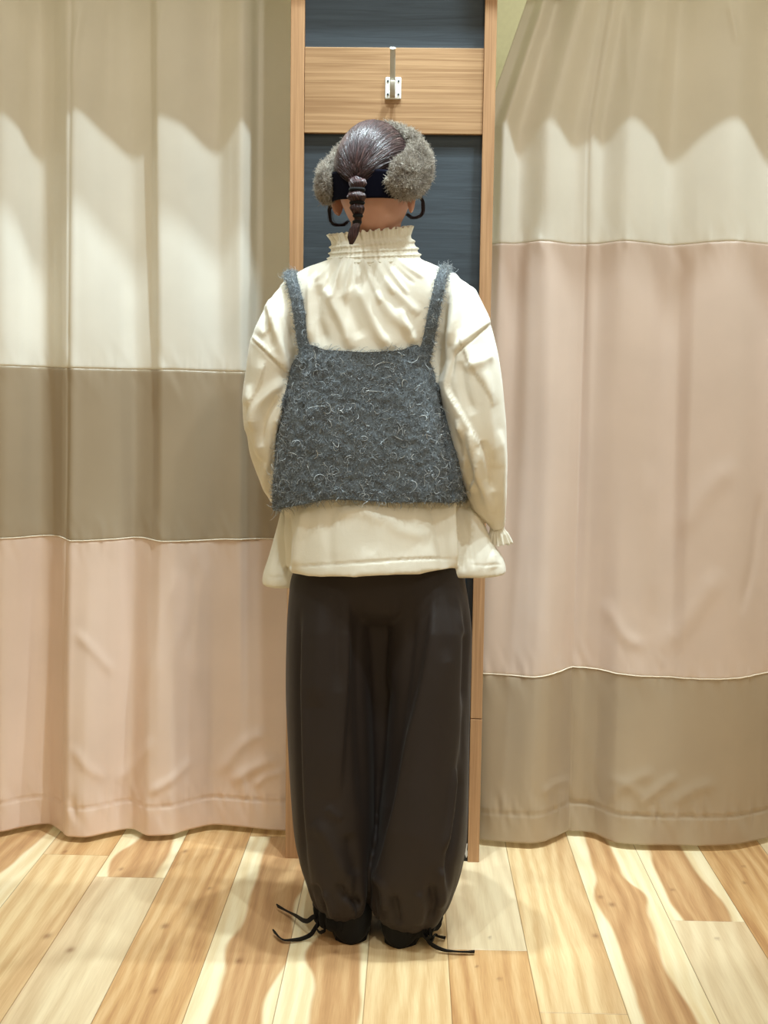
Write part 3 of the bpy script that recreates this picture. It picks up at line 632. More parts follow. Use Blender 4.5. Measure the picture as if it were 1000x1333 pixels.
# smocked collar with a frilled top edge
def collar():
    nu = 420; rows = []
    # v: 0 base .. 1 top;  (v, pyL, pyR, pxL, pxR)
    prof = [(0, 347, 344, 425, 551, .084), (.12, 342, 338, 427, 548, .08), (.5, 328, 321, 431, 541, .07), (.72, 318, 309, 432, 535, .064), (.8, 315, 306, 432, 534, .062), (1, 306, 295, 429, 535, .064)]
    A = interp_rows(prof, 60); V = []
    for v, pl, pr, l, r_, ry in A:
        a = at(l, pl, -.462); b = at(r_, pr, -.462); c = (a+b)/2; ax = (b-a)/2
        t = 2*np.pi*np.arange(nu)/nu
        gather = np.sin(t*46+2*np.sin(t*5))*.5+.5*np.sin(t*61+1)
        row = np.cos(v/.72*np.pi*2*4)                          # four shirred rows
        amp = .0014*(1-.6*row) if v < .74 else .0012+.004*((v-.74)/.26)
        k = (.0034*(row < 0)*abs(row) if v < .74 else 0)
        rr = amp*gather+k
        if v > .74: rr = rr+.0035*((v-.74)/.26)*np.sin(t*23+3*np.sin(t*3))
        X = c[0]+(ax[0]+rr)*np.cos(t); Z = c[2]+ax[2]*np.cos(t)+.012*(np.sin(t)*.6)*1.0
        Y = c[1]+(ry+rr)*np.sin(t)
        if v > .74: Z = Z+((v-.74)/.26)*.0022*np.sin(t*37+2*np.cos(t*4))
        V.append(np.stack([X, Y, Z], -1))
    o = fast_obj('smocked_collar', np.vstack(V), grid_quads(nu, 60, True), M['blouse'])
    md = o.modifiers.new('thickness', 'SOLIDIFY'); md.thickness = .0022; md.offset = -1
    reparent(o, blouse); o['label'] = 'smocked stand collar with frilled edge'
collar()
def frill_cuff(px, py, Y, dirv, rx, L, name='cuff'):
    c = at(px, py, Y); d = np.array(dirv, float); d /= np.linalg.norm(d); a = np.cross(d, [0, 1, 0]); a /= np.linalg.norm(a); b = np.cross(d, a)
    nu, nv = 160, 26; V = []
    for j in range(nv):
        v = j/(nv-1); t = 2*np.pi*np.arange(nu)/nu
        r = rx*(1.15-.35*math.sin(math.pi*min(v/.6, 1))+(.35*max(0, v-.55)/.45))
        amp = .0012 if v < .5 else .0012+.004*(v-.5)*2
        rr = r+amp*np.sin(t*17+2*np.sin(3*t)); p = c+d*L*v
        V.append(p+np.outer(np.cos(t)*rr, a)+np.outer(np.sin(t)*rr*.8, b)+np.outer(.002*v*np.sin(t*13), d))
    o = fast_obj(name, np.vstack(V), grid_quads(nu, nv, True), M['blouse']); md = o.modifiers.new('thickness', 'SOLIDIFY'); md.thickness = .002; reparent(o, blouse)
    return o
frill_cuff(646, 676, -.443, (.12, .1, -1), .0165, .05)
frill_cuff(378, 652, -.305, (.35, .9, -.25), .02, .045)

# ---- mohair camisole -----------------------------------------------------
def camisole():
    nu, nv = 300, 110
    t = 2*np.pi*np.arange(nu)/nu            # t: 0 right, 3pi/2 back (towards the camera)
    # top edge (image rows at angle)
    key = [(-.5*np.pi, 459), (-.36*np.pi, 456), (-.26*np.pi, 449), (-.2*np.pi, 462), (-.1*np.pi, 488), (.02*np.pi, 505), (.15*np.pi, 500), (.3*np.pi, 455), (.5*np.pi, 452), (.7*np.pi, 455), (.85*np.pi, 500), (.98*np.pi, 505), (1.1*np.pi, 480), (1.2*np.pi, 458), (1.27*np.pi, 451), (1.36*np.pi, 457), (1.5*np.pi, 459)]
    ka = np.array(key); tt = np.where(t > 1.5*np.pi, t-2*np.pi, t); top = hermite(ka[:, 0], ka[:, 1], tt)
    bot = 641+.8*np.cos(t*9)+np.where(np.cos(t) < 0, np.maximum(0, -np.cos(t)-.35)*30, 4*np.cos(t)); V = []
    side = interp_rows([(440, 386, 566, .126, .115), (470, 381, 569, .132, .12), (505, 373, 578, .140, .125), (560, 364, 594, .152, .13), (610, 359, 604, .158, .132), (640, 357.5, 606, .162, .133), (665, 357, 607, .164, .133)], 226)
    for j in range(nv):
        v = j/(nv-1); py = top*(1-v)+bot*v
        r = np.stack([np.interp(py, side[:, 0], side[:, k]) for k in range(1, 5)], -1)
        l = np.array([at(a, b, BY) for a, b in zip(r[:, 0], py)]); q = np.array([at(a, b, BY) for a, b in zip(r[:, 1], py)])
        rx = (q[:, 0]-l[:, 0])/2; cx = (q[:, 0]+l[:, 0])/2; e = 2/2.5; c, s_ = np.cos(t), np.sin(t)
        V.append(np.stack([cx+rx*np.sign(c)*np.abs(c)**e, BY+np.where(s_ < 0, r[:, 2], r[:, 3])*np.sign(s_)*np.abs(s_)**e, l[:, 2]], -1))
    V = np.vstack(V); Q = grid_quads(nu, nv, True)
    T = np.array([(a, b, c) for a, b, c, d in Q]+[(a, c, d) for a, b, c, d in Q])
    N = vnormals(V, Q); 
    if (N[:, 1]*(V[:, 1]-BY)).mean() < 0: N = -N
    # deep fold where the back panel swings over the side
    P2 = proj(V); m = np.clip((-N[:, 1])*3+.6, 0, 1)*(V[:, 1] < BY+.03)
    d, sg, fr = polydist(P2, smooth_line([(566, 470), (573, 505), (581, 560), (590, 642)])); D = -.012*np.exp(-((d*sg*1.)/3.2)**2)*m*np.clip(fr*8, 0, 1)
    d2, _, _ = polydist(P2, smooth_line([(440, 480), (425, 560), (420, 640)])); D += .004*np.exp(-(d2/22)**2)*m
    d2, _, _ = polydist(P2, smooth_line([(485, 470), (488, 560), (486, 640)])); D -= .006*np.exp(-(d2/30)**2)*m
    d2, _, _ = polydist(P2, smooth_line([(545, 500), (552, 560), (560, 640)])); D += .004*np.exp(-(d2/18)**2)*m
    D += .0022*vnoise(V, 45, 4, 2)+.0024*vnoise(V, 120, 6, 2)
    V = V+N*D[:, None]
    P2 = proj(V); lim = np.interp(P2[:, 1], [440, 470, 505, 560, 642], [564, 566, 572, 581, 592]); liml = np.interp(P2[:, 1], [440, 480, 520, 640], [386, 380, 370, 358])
    for i in np.where((N[:, 1] < -.15) & (V[:, 1] < BY) & (P2[:, 0] < lim) & (P2[:, 0] > liml))[0]:
        y = back_Y(V[i, 0], V[i, 2])
        if y is not None and V[i, 1] > y-.007 and V[i, 1] < y+.08: V[i, 1] = y-.007
    return V, Q, N
CV, CQ, CN = camisole()
def solid_shell(V, Q, nu, nv, th, N):
    """inner wall + rims"""
    Vi = V-N*th; n = len(V); Q2 = np.asarray(Q)[:, ::-1]+n; rim = []
    for row in (0, nv-1):
        a = np.arange(nu)+row*nu; b = (np.arange(nu)+1) % nu+row*nu
        rim.append(np.stack([a, b, b+n, a+n], -1))
    return np.vstack([V, Vi]), np.vstack([Q, Q2]+rim)
def fuzz(V, Q, n, length, rad, curl, keep=None, segs=7, lay=.35, grav=.0, stray=0):
    P0, N0 = sample(V, Q, n, keep)
    A = np.cross(N0, rng.normal(size=(n, 3))); A /= ar0(A)[:, None]; B = np.cross(N0, A)
    L = length*(.5+rng.random(n)); w = curl*(rng.random(n)*1.4+.3)*rng.choice([-1, 1], n); ph = rng.random(n)*6.28
    P = np.zeros((n, segs, 3)); P[:, 0] = P0-N0*.001; up = rng.random(n)*.9+.15
    d = (A*lay+N0*up[:, None]); d /= ar0(d)[:, None]
    ax = N0*(.6)+B*.5*rng.normal(size=n)[:, None]+.4*rng.normal(size=(n, 3)); ax /= ar0(ax)[:, None]
    for k in range(1, segs):
        P[:, k] = P[:, k-1]+d*(L/segs)[:, None]
        ang = w/segs; c, s_ = np.cos(ang)[:, None], np.sin(ang)[:, None]
        d = d*c+np.cross(ax, d)*s_+ax*(ax*d).sum(1)[:, None]*(1-c)
        h = ((P[:, k]-P0)*N0).sum(1); d = d-N0*np.clip(h/length*.9-.25, 0, 1)[:, None]*.5; d[:, 2] -= grav; d /= ar0(d)[:, None]
    taper = np.linspace(1, .35, segs)[None]*rad*(.6+.8*rng.random(n))[:, None]
    return strands(P, taper)
def fuzzy_obj(name, V, Q, sets, mat, parent, base_rnd=.25):
    Vs = [V]; Qs = [np.asarray(Q)]; R_ = [np.clip(base_rnd+.2*vnoise(V, 90, 9, 2), 0, 1)]; T_ = [np.full(len(V), .4)]; off = len(V)
    for v, q, r, t in sets:
        Vs.append(v); Qs.append(q+off); R_.append(r); T_.append(t); off += len(v)
    o = fast_obj(name, np.vstack(Vs), np.vstack(Qs), mat, attrs={'rnd': np.concatenate(R_), 'tt': np.concatenate(T_)}); reparent(o, parent); return o
SV, SQ = solid_shell(CV, CQ, 300, 110, .006, CN)
white = fuzz(CV, CQ, 1100, .032, .0007, 4.2, segs=12, lay=1.3); white = (white[0], white[1], .9+.1*white[2], white[3])
longf = fuzz(CV, CQ, 9500, .024, .0005, 4.6, segs=9, lay=1.0); longf = (longf[0], longf[1], .45+.5*longf[2], longf[3])
fine = fuzz(CV, CQ, 36000, .011, .00045, 4.0, segs=6, lay=.7); fine = (fine[0], fine[1], .02+.9*fine[2]**1.6, fine[3])
hemk = lambda c: (c[:, 2] < np.interp(c[:, 0], [-.25, .15], [.895, .905])).astype(float)+1e-6
hemf = fuzz(CV, CQ, 2600, .022, .0004, 2.0, keep=hemk, segs=8, lay=.3, grav=.25)
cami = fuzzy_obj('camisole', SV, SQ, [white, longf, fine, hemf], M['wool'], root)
cami['label'] = 'grey mohair camisole'
def strap(px_back, px_front):
    pts = []
    for px, py, w in px_back:
        Y = None; p = at(px, py, -.56)
        for _ in range(3):
            Y = back_Y(p[0], p[2]); Y = -.5 if Y is None else Y; p = at(px, py, Y)
        pts.append((p+np.array([0, -.006, 0]), w))
    b = pts[-1][0]
    for X, Y, z, w in px_front:
        hit = bvh.ray_cast(Vector((X, Y, 2)), Vector((0, 0, -1))) if z is None else (None,)
        zz_ = hit[0].z+.005 if hit[0] is not None else z
        if zz_ is None: continue
        if z is not None:
            h2 = bvh.ray_cast(Vector((X, 0, z)), Vector((0, -1, 0))); Yf = h2[0].y+.006 if h2[0] is not None else Y
            pts.append((np.array([X, Yf, z]), w))
        else: pts.append((np.array([X, Y, zz_]), w))
    C3 = np.array([p for p, w in pts]); W = np.array([w for p, w in pts]); s = np.concatenate([[0], np.cumsum(ar0(np.diff(C3, axis=0)))]); n = 90
    tt_ = np.linspace(0, s[-1], n); Pp = hermite(s, C3, tt_); w = np.interp(tt_, s, W)
    for _ in range(12): Pp[1:-1] = (Pp[:-2]+2*Pp[1:-1]+Pp[2:])/4
    T = np.gradient(Pp, axis=0); T /= ar0(T)[:, None]; a = np.cross(T, np.gradient(T, axis=0)); X_ = np.array([1., 0, 0]); a = X_-T*(T@X_)[:, None]; a /= ar0(a)[:, None]; b_ = np.cross(T, a)
    nu = 20; ang = 2*np.pi*np.arange(nu)/nu
    V = (Pp[:, None]+a[:, None]*(np.cos(ang)[None, :, None]*w[:, None, None]*S/2)+b_[:, None]*(np.sin(ang)[None, :, None]*.0055)).reshape(-1, 3)
    Q = grid_quads(nu, n, True); N = vnormals(V, Q)
    cen = np.repeat(Pp, nu, 0); sg = np.sign(((V-cen)*N).sum(1).mean()); N = N*sg; V = V+N*(.0015*vnoise(V, 110, 3, 2))[:, None]
    if sg < 0: Q = Q[:, ::-1]
    f1 = fuzz(V, Q, 3600, .011, .00042, 4, segs=6, lay=.6); f1 = (f1[0], f1[1], .05+.85*f1[2], f1[3]); f2 = fuzz(V, Q, 420, .02, .00045, 5, segs=9, lay=.9); f2 = (f2[0], f2[1], .6+.4*f2[2], f2[3])
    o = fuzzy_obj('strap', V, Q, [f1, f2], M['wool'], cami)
xL = at(379, 345, -.46)[0]; xR = at(580, 337, -.46)[0]
strap([(404, 472, 22), (398, 452, 19), (394, 430, 17), (390, 405, 16), (385, 380, 16), (380, 360, 16)], [(xL, -.455, None, 16), (xL+.005, -.42, None, 16), (xL+.015, -.36, 1.24, 16), (xL+.03, -.34, 1.12, 16)])
strap([(548, 470, 22), (555, 450, 18), (560, 430, 16), (565, 405, 15), (570, 380, 15), (575, 356, 15)], [(xR, -.455, None, 15), (xR-.005, -.42, None, 15), (xR-.015, -.36, 1.24, 15), (xR-.03, -.34, 1.12, 15)])
# a few long wisps at the right shoulder
# ---- trousers ------------------------------------------------------------
lg, lgf = loft([(720, 392, 500, -.46, .105, .1), (760, 378, 496, -.46, .115, .1), (830, 374, 489, -.465, .118, .1), (900, 373, 489, -.47, .12, .1), (960, 375, 490, -.475, .122, .105), (1030, 379, 490, -.48, .124, .11), (1085, 385, 489, -.485, .122, .11), (1120, 393, 486, -.49, .116, .11), (1148, 402, 486, -.492, .104, .1), (1166, 410, 481, -.495, .09, .09), (1178, 419, 474, -.5, .07, .07), (1185, 428, 466, -.505, .052, .055)], 130, 96, 2.3)
rg, rgf = loft([(700, 485, 590, -.46, .095, .1), (745, 490, 604, -.46, .112, .1), (830, 505, 612, -.465, .122, .1), (900, 504, 611.5, -.47, .126, .1), (960, 501, 611, -.475, .13, .105), (1030, 495, 610, -.482, .134, .11), (1085, 490, 608, -.49, .136, .11), (1122, 480, 602, -.498, .13, .11), (1150, 479, 594, -.502, .118, .1), (1174, 482, 583, -.508, .1, .09), (1188, 492, 572, -.514, .08, .07), (1196, 504, 560, -.52, .06, .055)], 130, 96, 2.3)
hip, hipf = loft([(690, 392, 590, -.46, .11, .1), (730, 388, 600, -.46, .12, .105), (780, 384, 604, -.462, .11, .1), (815, 400, 590, -.462, .06, .06)], 40, 96, 2.4)
br_, brf = loft([(770, 430, 550, -.45, .095, .06), (850, 430, 550, -.45, .07, .06), (950, 440, 545, -.45, .06, .05), (1120, 450, 530, -.46, .05, .04)], 40, 64)
TV, TQ = join_parts([(lg, lgf), (rg, rgf), (hip, hipf), (br_, brf)]); TV, TQ = remesh(TV, TQ, .0042, 6)
N_ = vnormals(TV, TQ); h_ = TV[:, 2]
TV = TV+N_*(.004*vnoise(TV*np.array([12, 12, 2.6]), 1, 21, 3))[:, None]
# puckers where the drawstring gathers both hems
pk = vnoise(np.stack([np.arctan2(TV[:, 1]+.5, TV[:, 0]-np.where(TV[:, 0] < at(486, 1190, -.5)[0], at(446, 1190, -.5)[0], at(533, 1200, -.5)[0]))*4.2, h_*5, h_*0], -1), 1, 31, 2)
TV = TV+N_*(np.clip((.2-h_)/.13, 0, 1)*pk*.011)[:, None]
T0_ = TV.copy()
TV = creases(TV, TQ, [(l[0], l[1], l[2]*1.7)+tuple(l[3:]) for l in [
    ([(572, 700), (566, 780), (555, 870), (535, 965), (518, 1064), (499, 1125), (484, 1150)], 22, 11, 's2'), ([(540, 770), (533, 850), (520, 950), (505, 1050)], 8, -5),
    ([(391, 790), (389, 900), (391, 1000), (394, 1100), (403, 1160)], 4, -5), ([(398, 790), (396, 900), (398, 1000), (402, 1100)], 6, 4), ([(470, 765), (466, 850), (468, 950), (474, 1060)], 8, -4), ([(420, 770), (414, 830), (410, 920)], 12, 5), ([(454, 690), (452, 850), (446, 950), (440, 1040)], 16, 5, 's'), ([(440, 765), (438, 830), (440, 900)], 7, -3),
    ([(600, 780), (604, 850), (602, 950), (595, 1050), (585, 1120), (577, 1170)], 5, -8), ([(592, 770), (596, 810), (604, 830)], 4, 3), ([(594, 1000), (588, 1060), (580, 1110)], 5, 5), ([(603, 900), (600, 960), (600, 1020)], 4, 4),
    ([(560, 765), (572, 800), (578, 860)], 7, -3), ([(516, 765), (512, 830), (508, 900)], 7, 4),
    ([(408, 1070), (424, 1088), (436, 1112), (450, 1145)], 9, 4), ([(424, 1052), (436, 1060), (445, 1068)], 5, 2), ([(455, 1085), (458, 1110), (462, 1140)], 9, -4),
    ([(440, 1150), (450, 1165), (470, 1180)], 6, -7), ([(420, 1160), (430, 1178), (436, 1195)], 5, 6), ([(452, 1168), (458, 1180), (462, 1196)], 5, 5), ([(408, 1150), (420, 1175), (424, 1195)], 4, -5),
    ([(490, 1140), (500, 1155), (503, 1185)], 5, 5), ([(512, 1165), (516, 1185), (520, 1205)], 5, -5), ([(545, 1160), (548, 1185), (545, 1205)], 5, 4), ([(560, 1150), (566, 1175), (560, 1198)], 5, -5), ([(575, 1130), (578, 1160), (570, 1185)], 5, 5)]], face=-.1)
w_ = np.clip((proj(T0_)[:, 1]-765)/60, 0, 1)[:, None]; TV = T0_*(1-w_)+TV*w_
trs = fast_obj('trousers', TV, tri_quads(TQ), M['trouser']); reparent(trs, root); trs['label'] = 'dark brown balloon trousers'
def ribbon(name, pts, w, parent, mat, flat=.0012):
    P_ = np.array(pts, float); s = np.concatenate([[0], np.cumsum(ar0(np.diff(P_, axis=0)))]); n = 40; P_ = hermite(s, P_, np.linspace(0, s[-1], n)); T = np.gradient(P_, axis=0); T /= ar0(T)[:, None]
    V = []
    for i, (p, t) in enumerate(zip(P_, T)):
        roll = .9*math.sin(i/n*5+1); up = np.array([0, math.sin(roll)*.6-.5, math.cos(roll)]); a = up-t*(up@t); a /= np.linalg.norm(a); b = np.cross(t, a)
        for u, q in ((-1, -1), (1, -1), (1, 1), (-1, 1)): V.append(p+a*u*w/2+b*q*flat)
    V, Fc = cap_rings(V, 4, n); o = mesh_obj(name, V, Fc, mat, smooth=False); reparent(o, parent); return o
def G(px, py, z): return ground(px, py, z)
ribbon('drawstring', [at(418, 1192, -.53), G(410, 1193, .045), G(400, 1199, .03), G(385, 1192, .018), G(372, 1185, .012), G(361, 1179, .01)], .009, trs, M['black_cloth'])
ribbon('drawstring', [at(420, 1196, -.535), at(412, 1206, -.545), G(404, 1217, .012), G(388, 1223, .006), G(372, 1224, .006), G(356, 1212, .01)], .010, trs, M['black_cloth'])
ribbon('drawstring', [at(556, 1206, -.57), at(560, 1214, -.575), G(562, 1222, .02), G(568, 1218, .01), G(580, 1221, .006)], .010, trs, M['black_cloth'])
ribbon('drawstring', [at(554, 1206, -.575), at(556, 1222, -.58), G(566, 1232, .012), G(585, 1238, .006), G(602, 1239, .006), G(618, 1239, .006)], .009, trs, M['black_cloth'])
def loop(cx, cy, Y, parent):
    ribbon('drawstring_bow', [at(cx, cy, Y), at(cx+6, cy+8, Y-.01), at(cx+7, cy+18, Y-.012), at(cx+2, cy+22, Y-.01), at(cx-3, cy+14, Y-.008), at(cx, cy, Y)], .009, parent, M['black_cloth'])
loop(553, 1200, -.575, trs); loop(415, 1192, -.54, trs)

# ---- shoes ---------------------------------------------------------------
def shoe(pxh, pyh, yaw, lab):
    h = ground(pxh, pyh, 0); L = .235
    rows = [(0, .016, .06, 0), (.006, .027, .074, 0), (.02, .037, .086, 0), (.05, .042, .092, 0), (.09, .041, .086, 0), (.13, .043, .068, 0), (.17, .047, .055, 0), (.205, .042, .046, 0), (.228, .028, .036, 0), (.236, .012, .026, 0)]
    A = interp_rows(rows, 40); V = []; nu = 40
    for d, w, ht, _ in A:
        for k in range(nu):
            t = 2*math.pi*k/nu; c, s_ = math.cos(t), math.sin(t); e = .75
            x = w*math.copysign(abs(c)**e, c); z = ht/2+ht/2*math.copysign(abs(s_)**(.85 if s_ < 0 else 1.0), s_)
            V.append((x, d, z+.004))
    V, Fc = cap_rings(V, nu, 40); V = np.array(V)
    # ankle collar
    an = []; nn = 30
    for j in range(12):
        v = j/11
        for k in range(nn):
            t = 2*math.pi*k/nn; an.append((.036*math.cos(t)*(1+.1*v), .055+.045*math.sin(t)*(1+.05*v), .05+v*.11))
    an, af = cap_rings(an, nn, 12)
    V, Fc = join_parts([(V, Fc), (an, af)]); V, Fc = remesh(V, Fc, .004, 6)
    c, s_ = math.cos(yaw), math.sin(yaw)
    W = V.copy(); W[:, 0] = h[0]+V[:, 0]*c-V[:, 1]*s_; W[:, 1] = h[1]+V[:, 0]*s_+V[:, 1]*c; W[:, 2] -= W[:, 2].min()
    o = fast_obj('shoe', W, tri_quads(Fc), M['shoe']); reparent(o, root); o['label'] = lab
    so = []
    n = 48
    for k in range(n):
        t = k/n*2*math.pi; d = .118-.12*math.cos(t); w = np.interp(d, [0, .02, .06, .1, .17, .22, .24], [.008, .03, .036, .036, .042, .03, .012]); w = w*1.0 if abs(math.sin(t)) > .01 else .0
        x = w*math.copysign(min(1, abs(math.sin(t))*3), math.sin(t)); so.append((h[0]+x*c-(d+.004)*s_, h[1]+x*s_+(d+.004)*c))
    V2 = [(x, y, 0) for x, y in so]+[(x, y, .014) for x, y in so]
    F2 = [tuple(range(n))[::-1], tuple(range(n, 2*n))]+[(i, (i+1) % n, n+(i+1) % n, n+i) for i in range(n)]
    so_ = mesh_obj('sole', V2, F2, M['shoe'], smooth=False); reparent(so_, o)
    return h
def cuff_ring(rows):
    V, Fc = loft(rows, 20, 80, 2.2); V = np.array(V); c = V.mean(0); a = np.arctan2(V[:, 1]-c[1], V[:, 0]-c[0]); d = V-c; d[:, 2] = 0
    V = V+d*(.05*np.sin(a*19)+.03*np.sin(a*31))[:, None]
    o = fast_obj('ankle_cuff', V, tri_quads(Fc), M['black_cloth']); reparent(o, trs); o['label'] = 'black gathered ankle cuff'
cuff_ring([(1160, 416, 480, -.49, .07, .07), (1180, 409, 481, -.495, .075, .07), (1192, 411, 480, -.5, .068, .065), (1202, 428, 472, -.5, .05, .055), (1206, 440, 466, -.5, .03, .04)])
cuff_ring([(1170, 492, 572, -.5, .08, .07), (1188, 494, 576, -.505, .08, .07), (1200, 498, 572, -.51, .07, .065), (1208, 506, 554, -.51, .05, .055), (1212, 516, 545, -.51, .03, .04)])
hL = shoe(457, 1231, .06, 'left black shoe'); hR = shoe(519, 1236, -.1, 'right black shoe')
# ---- body: one continuous figure ----------------------------------------
HC = at(489, 236, -.484); HC = np.array([HC[0], -.484, HC[2]])   # head centre
YAW = -.36                                                      # head turned to the right
def hl(p):                                                      # head-local (x right, y forward, z up) -> world
    p = np.asarray(p, float); c, s_ = math.cos(YAW), math.sin(YAW)
    return np.stack([HC[0]+p[..., 0]*c-p[..., 1]*s_, HC[1]+p[..., 0]*s_+p[..., 1]*c, HC[2]+p[..., 2]], -1)
def head_mesh():
    nu, nv = 96, 72; V = []
    for j in range(nv):
        ph = math.pi*(j+.5)/nv; z = math.cos(ph)
        for k in range(nu):
            t = 2*math.pi*k/nu; x, y = math.sin(ph)*math.cos(t), math.sin(ph)*math.sin(t)      # y>0 face
            rx = .069*(1-.16*max(0, -z)**1.3); ry = .096 if y < 0 else .09
            px_, py_, pz = x*rx, y*ry, z*(.099 if z > 0 else .112)
            if y < 0 and z < 0: py_ *= (1-.35*(-z)**1.5)                     # nape
            if y > 0:
                f = max(0, y)**2
                py_ += .016*math.exp(-((px_/.010)**2+((pz+.028)/.020)**2))*f*1.5          # nose
                py_ -= .008*math.exp(-(((abs(px_)-.031)/.014)**2+((pz-.002)/.012)**2))*f*1.5   # sockets
                py_ += .005*math.exp(-((px_/.022)**2+((pz+.062)/.008)**2))*f                   # lips
                py_ += .007*math.exp(-((px_/.02)**2+((pz+.095)/.014)**2))                       # chin
                py_ += .003*math.exp(-(((abs(px_)-.03)/.02)**2+((pz-.018)/.008)**2))            # brow
            V.append((px_, py_, pz))
    V, Fc = cap_rings(V, nu, nv); V = hl(V); return V, Fc
def ear(side):
    V = []; nu, nv = 28, 14; c = np.array([side*.072, -.004, -.032])
    for j in range(nv):
        ph = math.pi*(j+.5)/nv
        for k in range(nu):
            t = 2*math.pi*k/nu; x, y, z = math.sin(ph)*math.cos(t), math.sin(ph)*math.sin(t), math.cos(ph)
            V.append((c[0]+x*.008+side*.006*(1-z)*.2+side*.010*max(0, -y), c[1]+y*.017*(1+.35*z), c[2]+z*.032))
    V, Fc = cap_rings(V, nu, nv); return hl(np.array(V)), Fc
def skin_body():
    verts = []; edges = []; rad = []
    def v(p, r): verts.append(tuple(p)); rad.append(r); return len(verts)-1
    def e(a, b): edges.append((a, b))
    A = lambda px, py, Y: at(px, py, Y)
    pel = v(A(490, 745, -.46), (.12, .085)); wst = v(A(488, 640, -.458), (.1, .075)); ch = v(A(487, 520, -.455), (.115, .085)); ub = v(A(487, 420, -.458), (.1, .07))
    nk = v(A(487, 345, -.462), (.05, .05)); n2 = v(A(490, 290, -.468), (.053, .052)); n3 = v(A(490, 255, -.476), (.05, .05))
    for a, b in ((pel, wst), (wst, ch), (ch, ub), (ub, nk), (nk, n2), (n2, n3)): e(a, b)
    for side, pts in ((-1, [(402, 388, -.46, .042), (366, 440, -.465, .04), (352, 520, -.458, .036), (350, 575, -.435, .03), (362, 628, -.37, .026), (382, 655, -.295, .022), (392, 660, -.265, .023)]),
                      (1, [(573, 388, -.46, .042), (603, 440, -.48, .04), (616, 520, -.5, .036), (624, 590, -.49, .03), (628, 645, -.445, .022), (620, 668, -.39, .02), (610, 686, -.34, .022)])):
        prev = ub
        for px, py, Y, r in pts: k = v(A(px, py, Y), (r, r)); e(prev, k); prev = k
        base = np.array(verts[prev]); w = np.array(verts[prev-1]); d = base-w; d /= np.linalg.norm(d)
        inw = np.array([-side, 0, 0.])*1.; inw = inw-d*(inw@d); inw /= np.linalg.norm(inw); up = np.cross(d, inw)
        palm = base+d*.035; pk = v(palm, (.03, .014)); e(prev, pk)
        for f, (off, L) in enumerate(((-.027, .066), (-.009, .075), (.009, .071), (.026, .056))):
            q = palm+up*off+d*.018; a = v(q, (.0095, .009)); e(pk, a)
            q1 = q+d*L*.45+inw*.008; b = v(q1, (.0085, .0085)); e(a, b); q2 = q1+d*L*.28+inw*L*.22; c = v(q2, (.0078, .0078)); e(b, c); q3 = q2+d*L*.12+inw*L*.26; g = v(q3, (.0065, .0065)); e(c, g)
        th0 = base+d*.012-up*.03; a = v(th0, (.012, .011)); e(prev, a); b = v(th0+d*.03-up*.014+inw*.012, (.01, .01)); e(a, b); c = v(th0+d*.052-up*.012+inw*.026, (.008, .008)); e(b, c)
    for side, kn, hh in ((-1, (441, 960, -.445), hL), (1, (541, 960, -.445), hR)):
        hipv = v(A(487+side*36, 800, -.44), (.062, .06)); kv = v(A(*kn), (.044, .044)); e(pel, hipv); e(hipv, kv)
        ank = v((hh[0], hh[1]+.05, .1), (.033, .036)); calf = v(tuple((np.array(verts[kv])+np.array(verts[ank]))/2+np.array([0, -.01, .05])), (.042, .044)); e(kv, calf); e(calf, ank)
        ft = v((hh[0], hh[1]+.14, .045), (.03, .022)); toe = v((hh[0], hh[1]+.195, .035), (.03, .014)); e(ank, ft); e(ft, toe)
    me = bpy.data.meshes.new('sk'); me.from_pydata(verts, edges, []); o = bpy.data.objects.new('sk', me); COL.objects.link(o)
    m = o.modifiers.new('s', 'SKIN'); m.use_smooth_shade = True
    for sv, r in zip(me.skin_vertices[0].data, rad): sv.radius = r
    me.skin_vertices[0].data[0].use_root = True
    m2 = o.modifiers.new('d', 'SUBSURF'); m2.levels = 2; m2.render_levels = 2
    ev = o.evaluated_get(bpy.context.evaluated_depsgraph_get()); out = bpy.data.meshes.new_from_object(ev)
    V = np.array([v_.co for v_ in out.vertices]); Fc = [tuple(p.vertices) for p in out.polygons]
    bpy.data.objects.remove(o); bpy.data.meshes.remove(me); return V, Fc
bodyV, bodyF = join_parts([skin_body(), head_mesh(), ear(-1), ear(1)])
bodyV, bodyF = remesh(bodyV, bodyF, .0032, 2)
body = fast_obj('body', bodyV, tri_quads(bodyF), M['skin']); reparent(body, root)
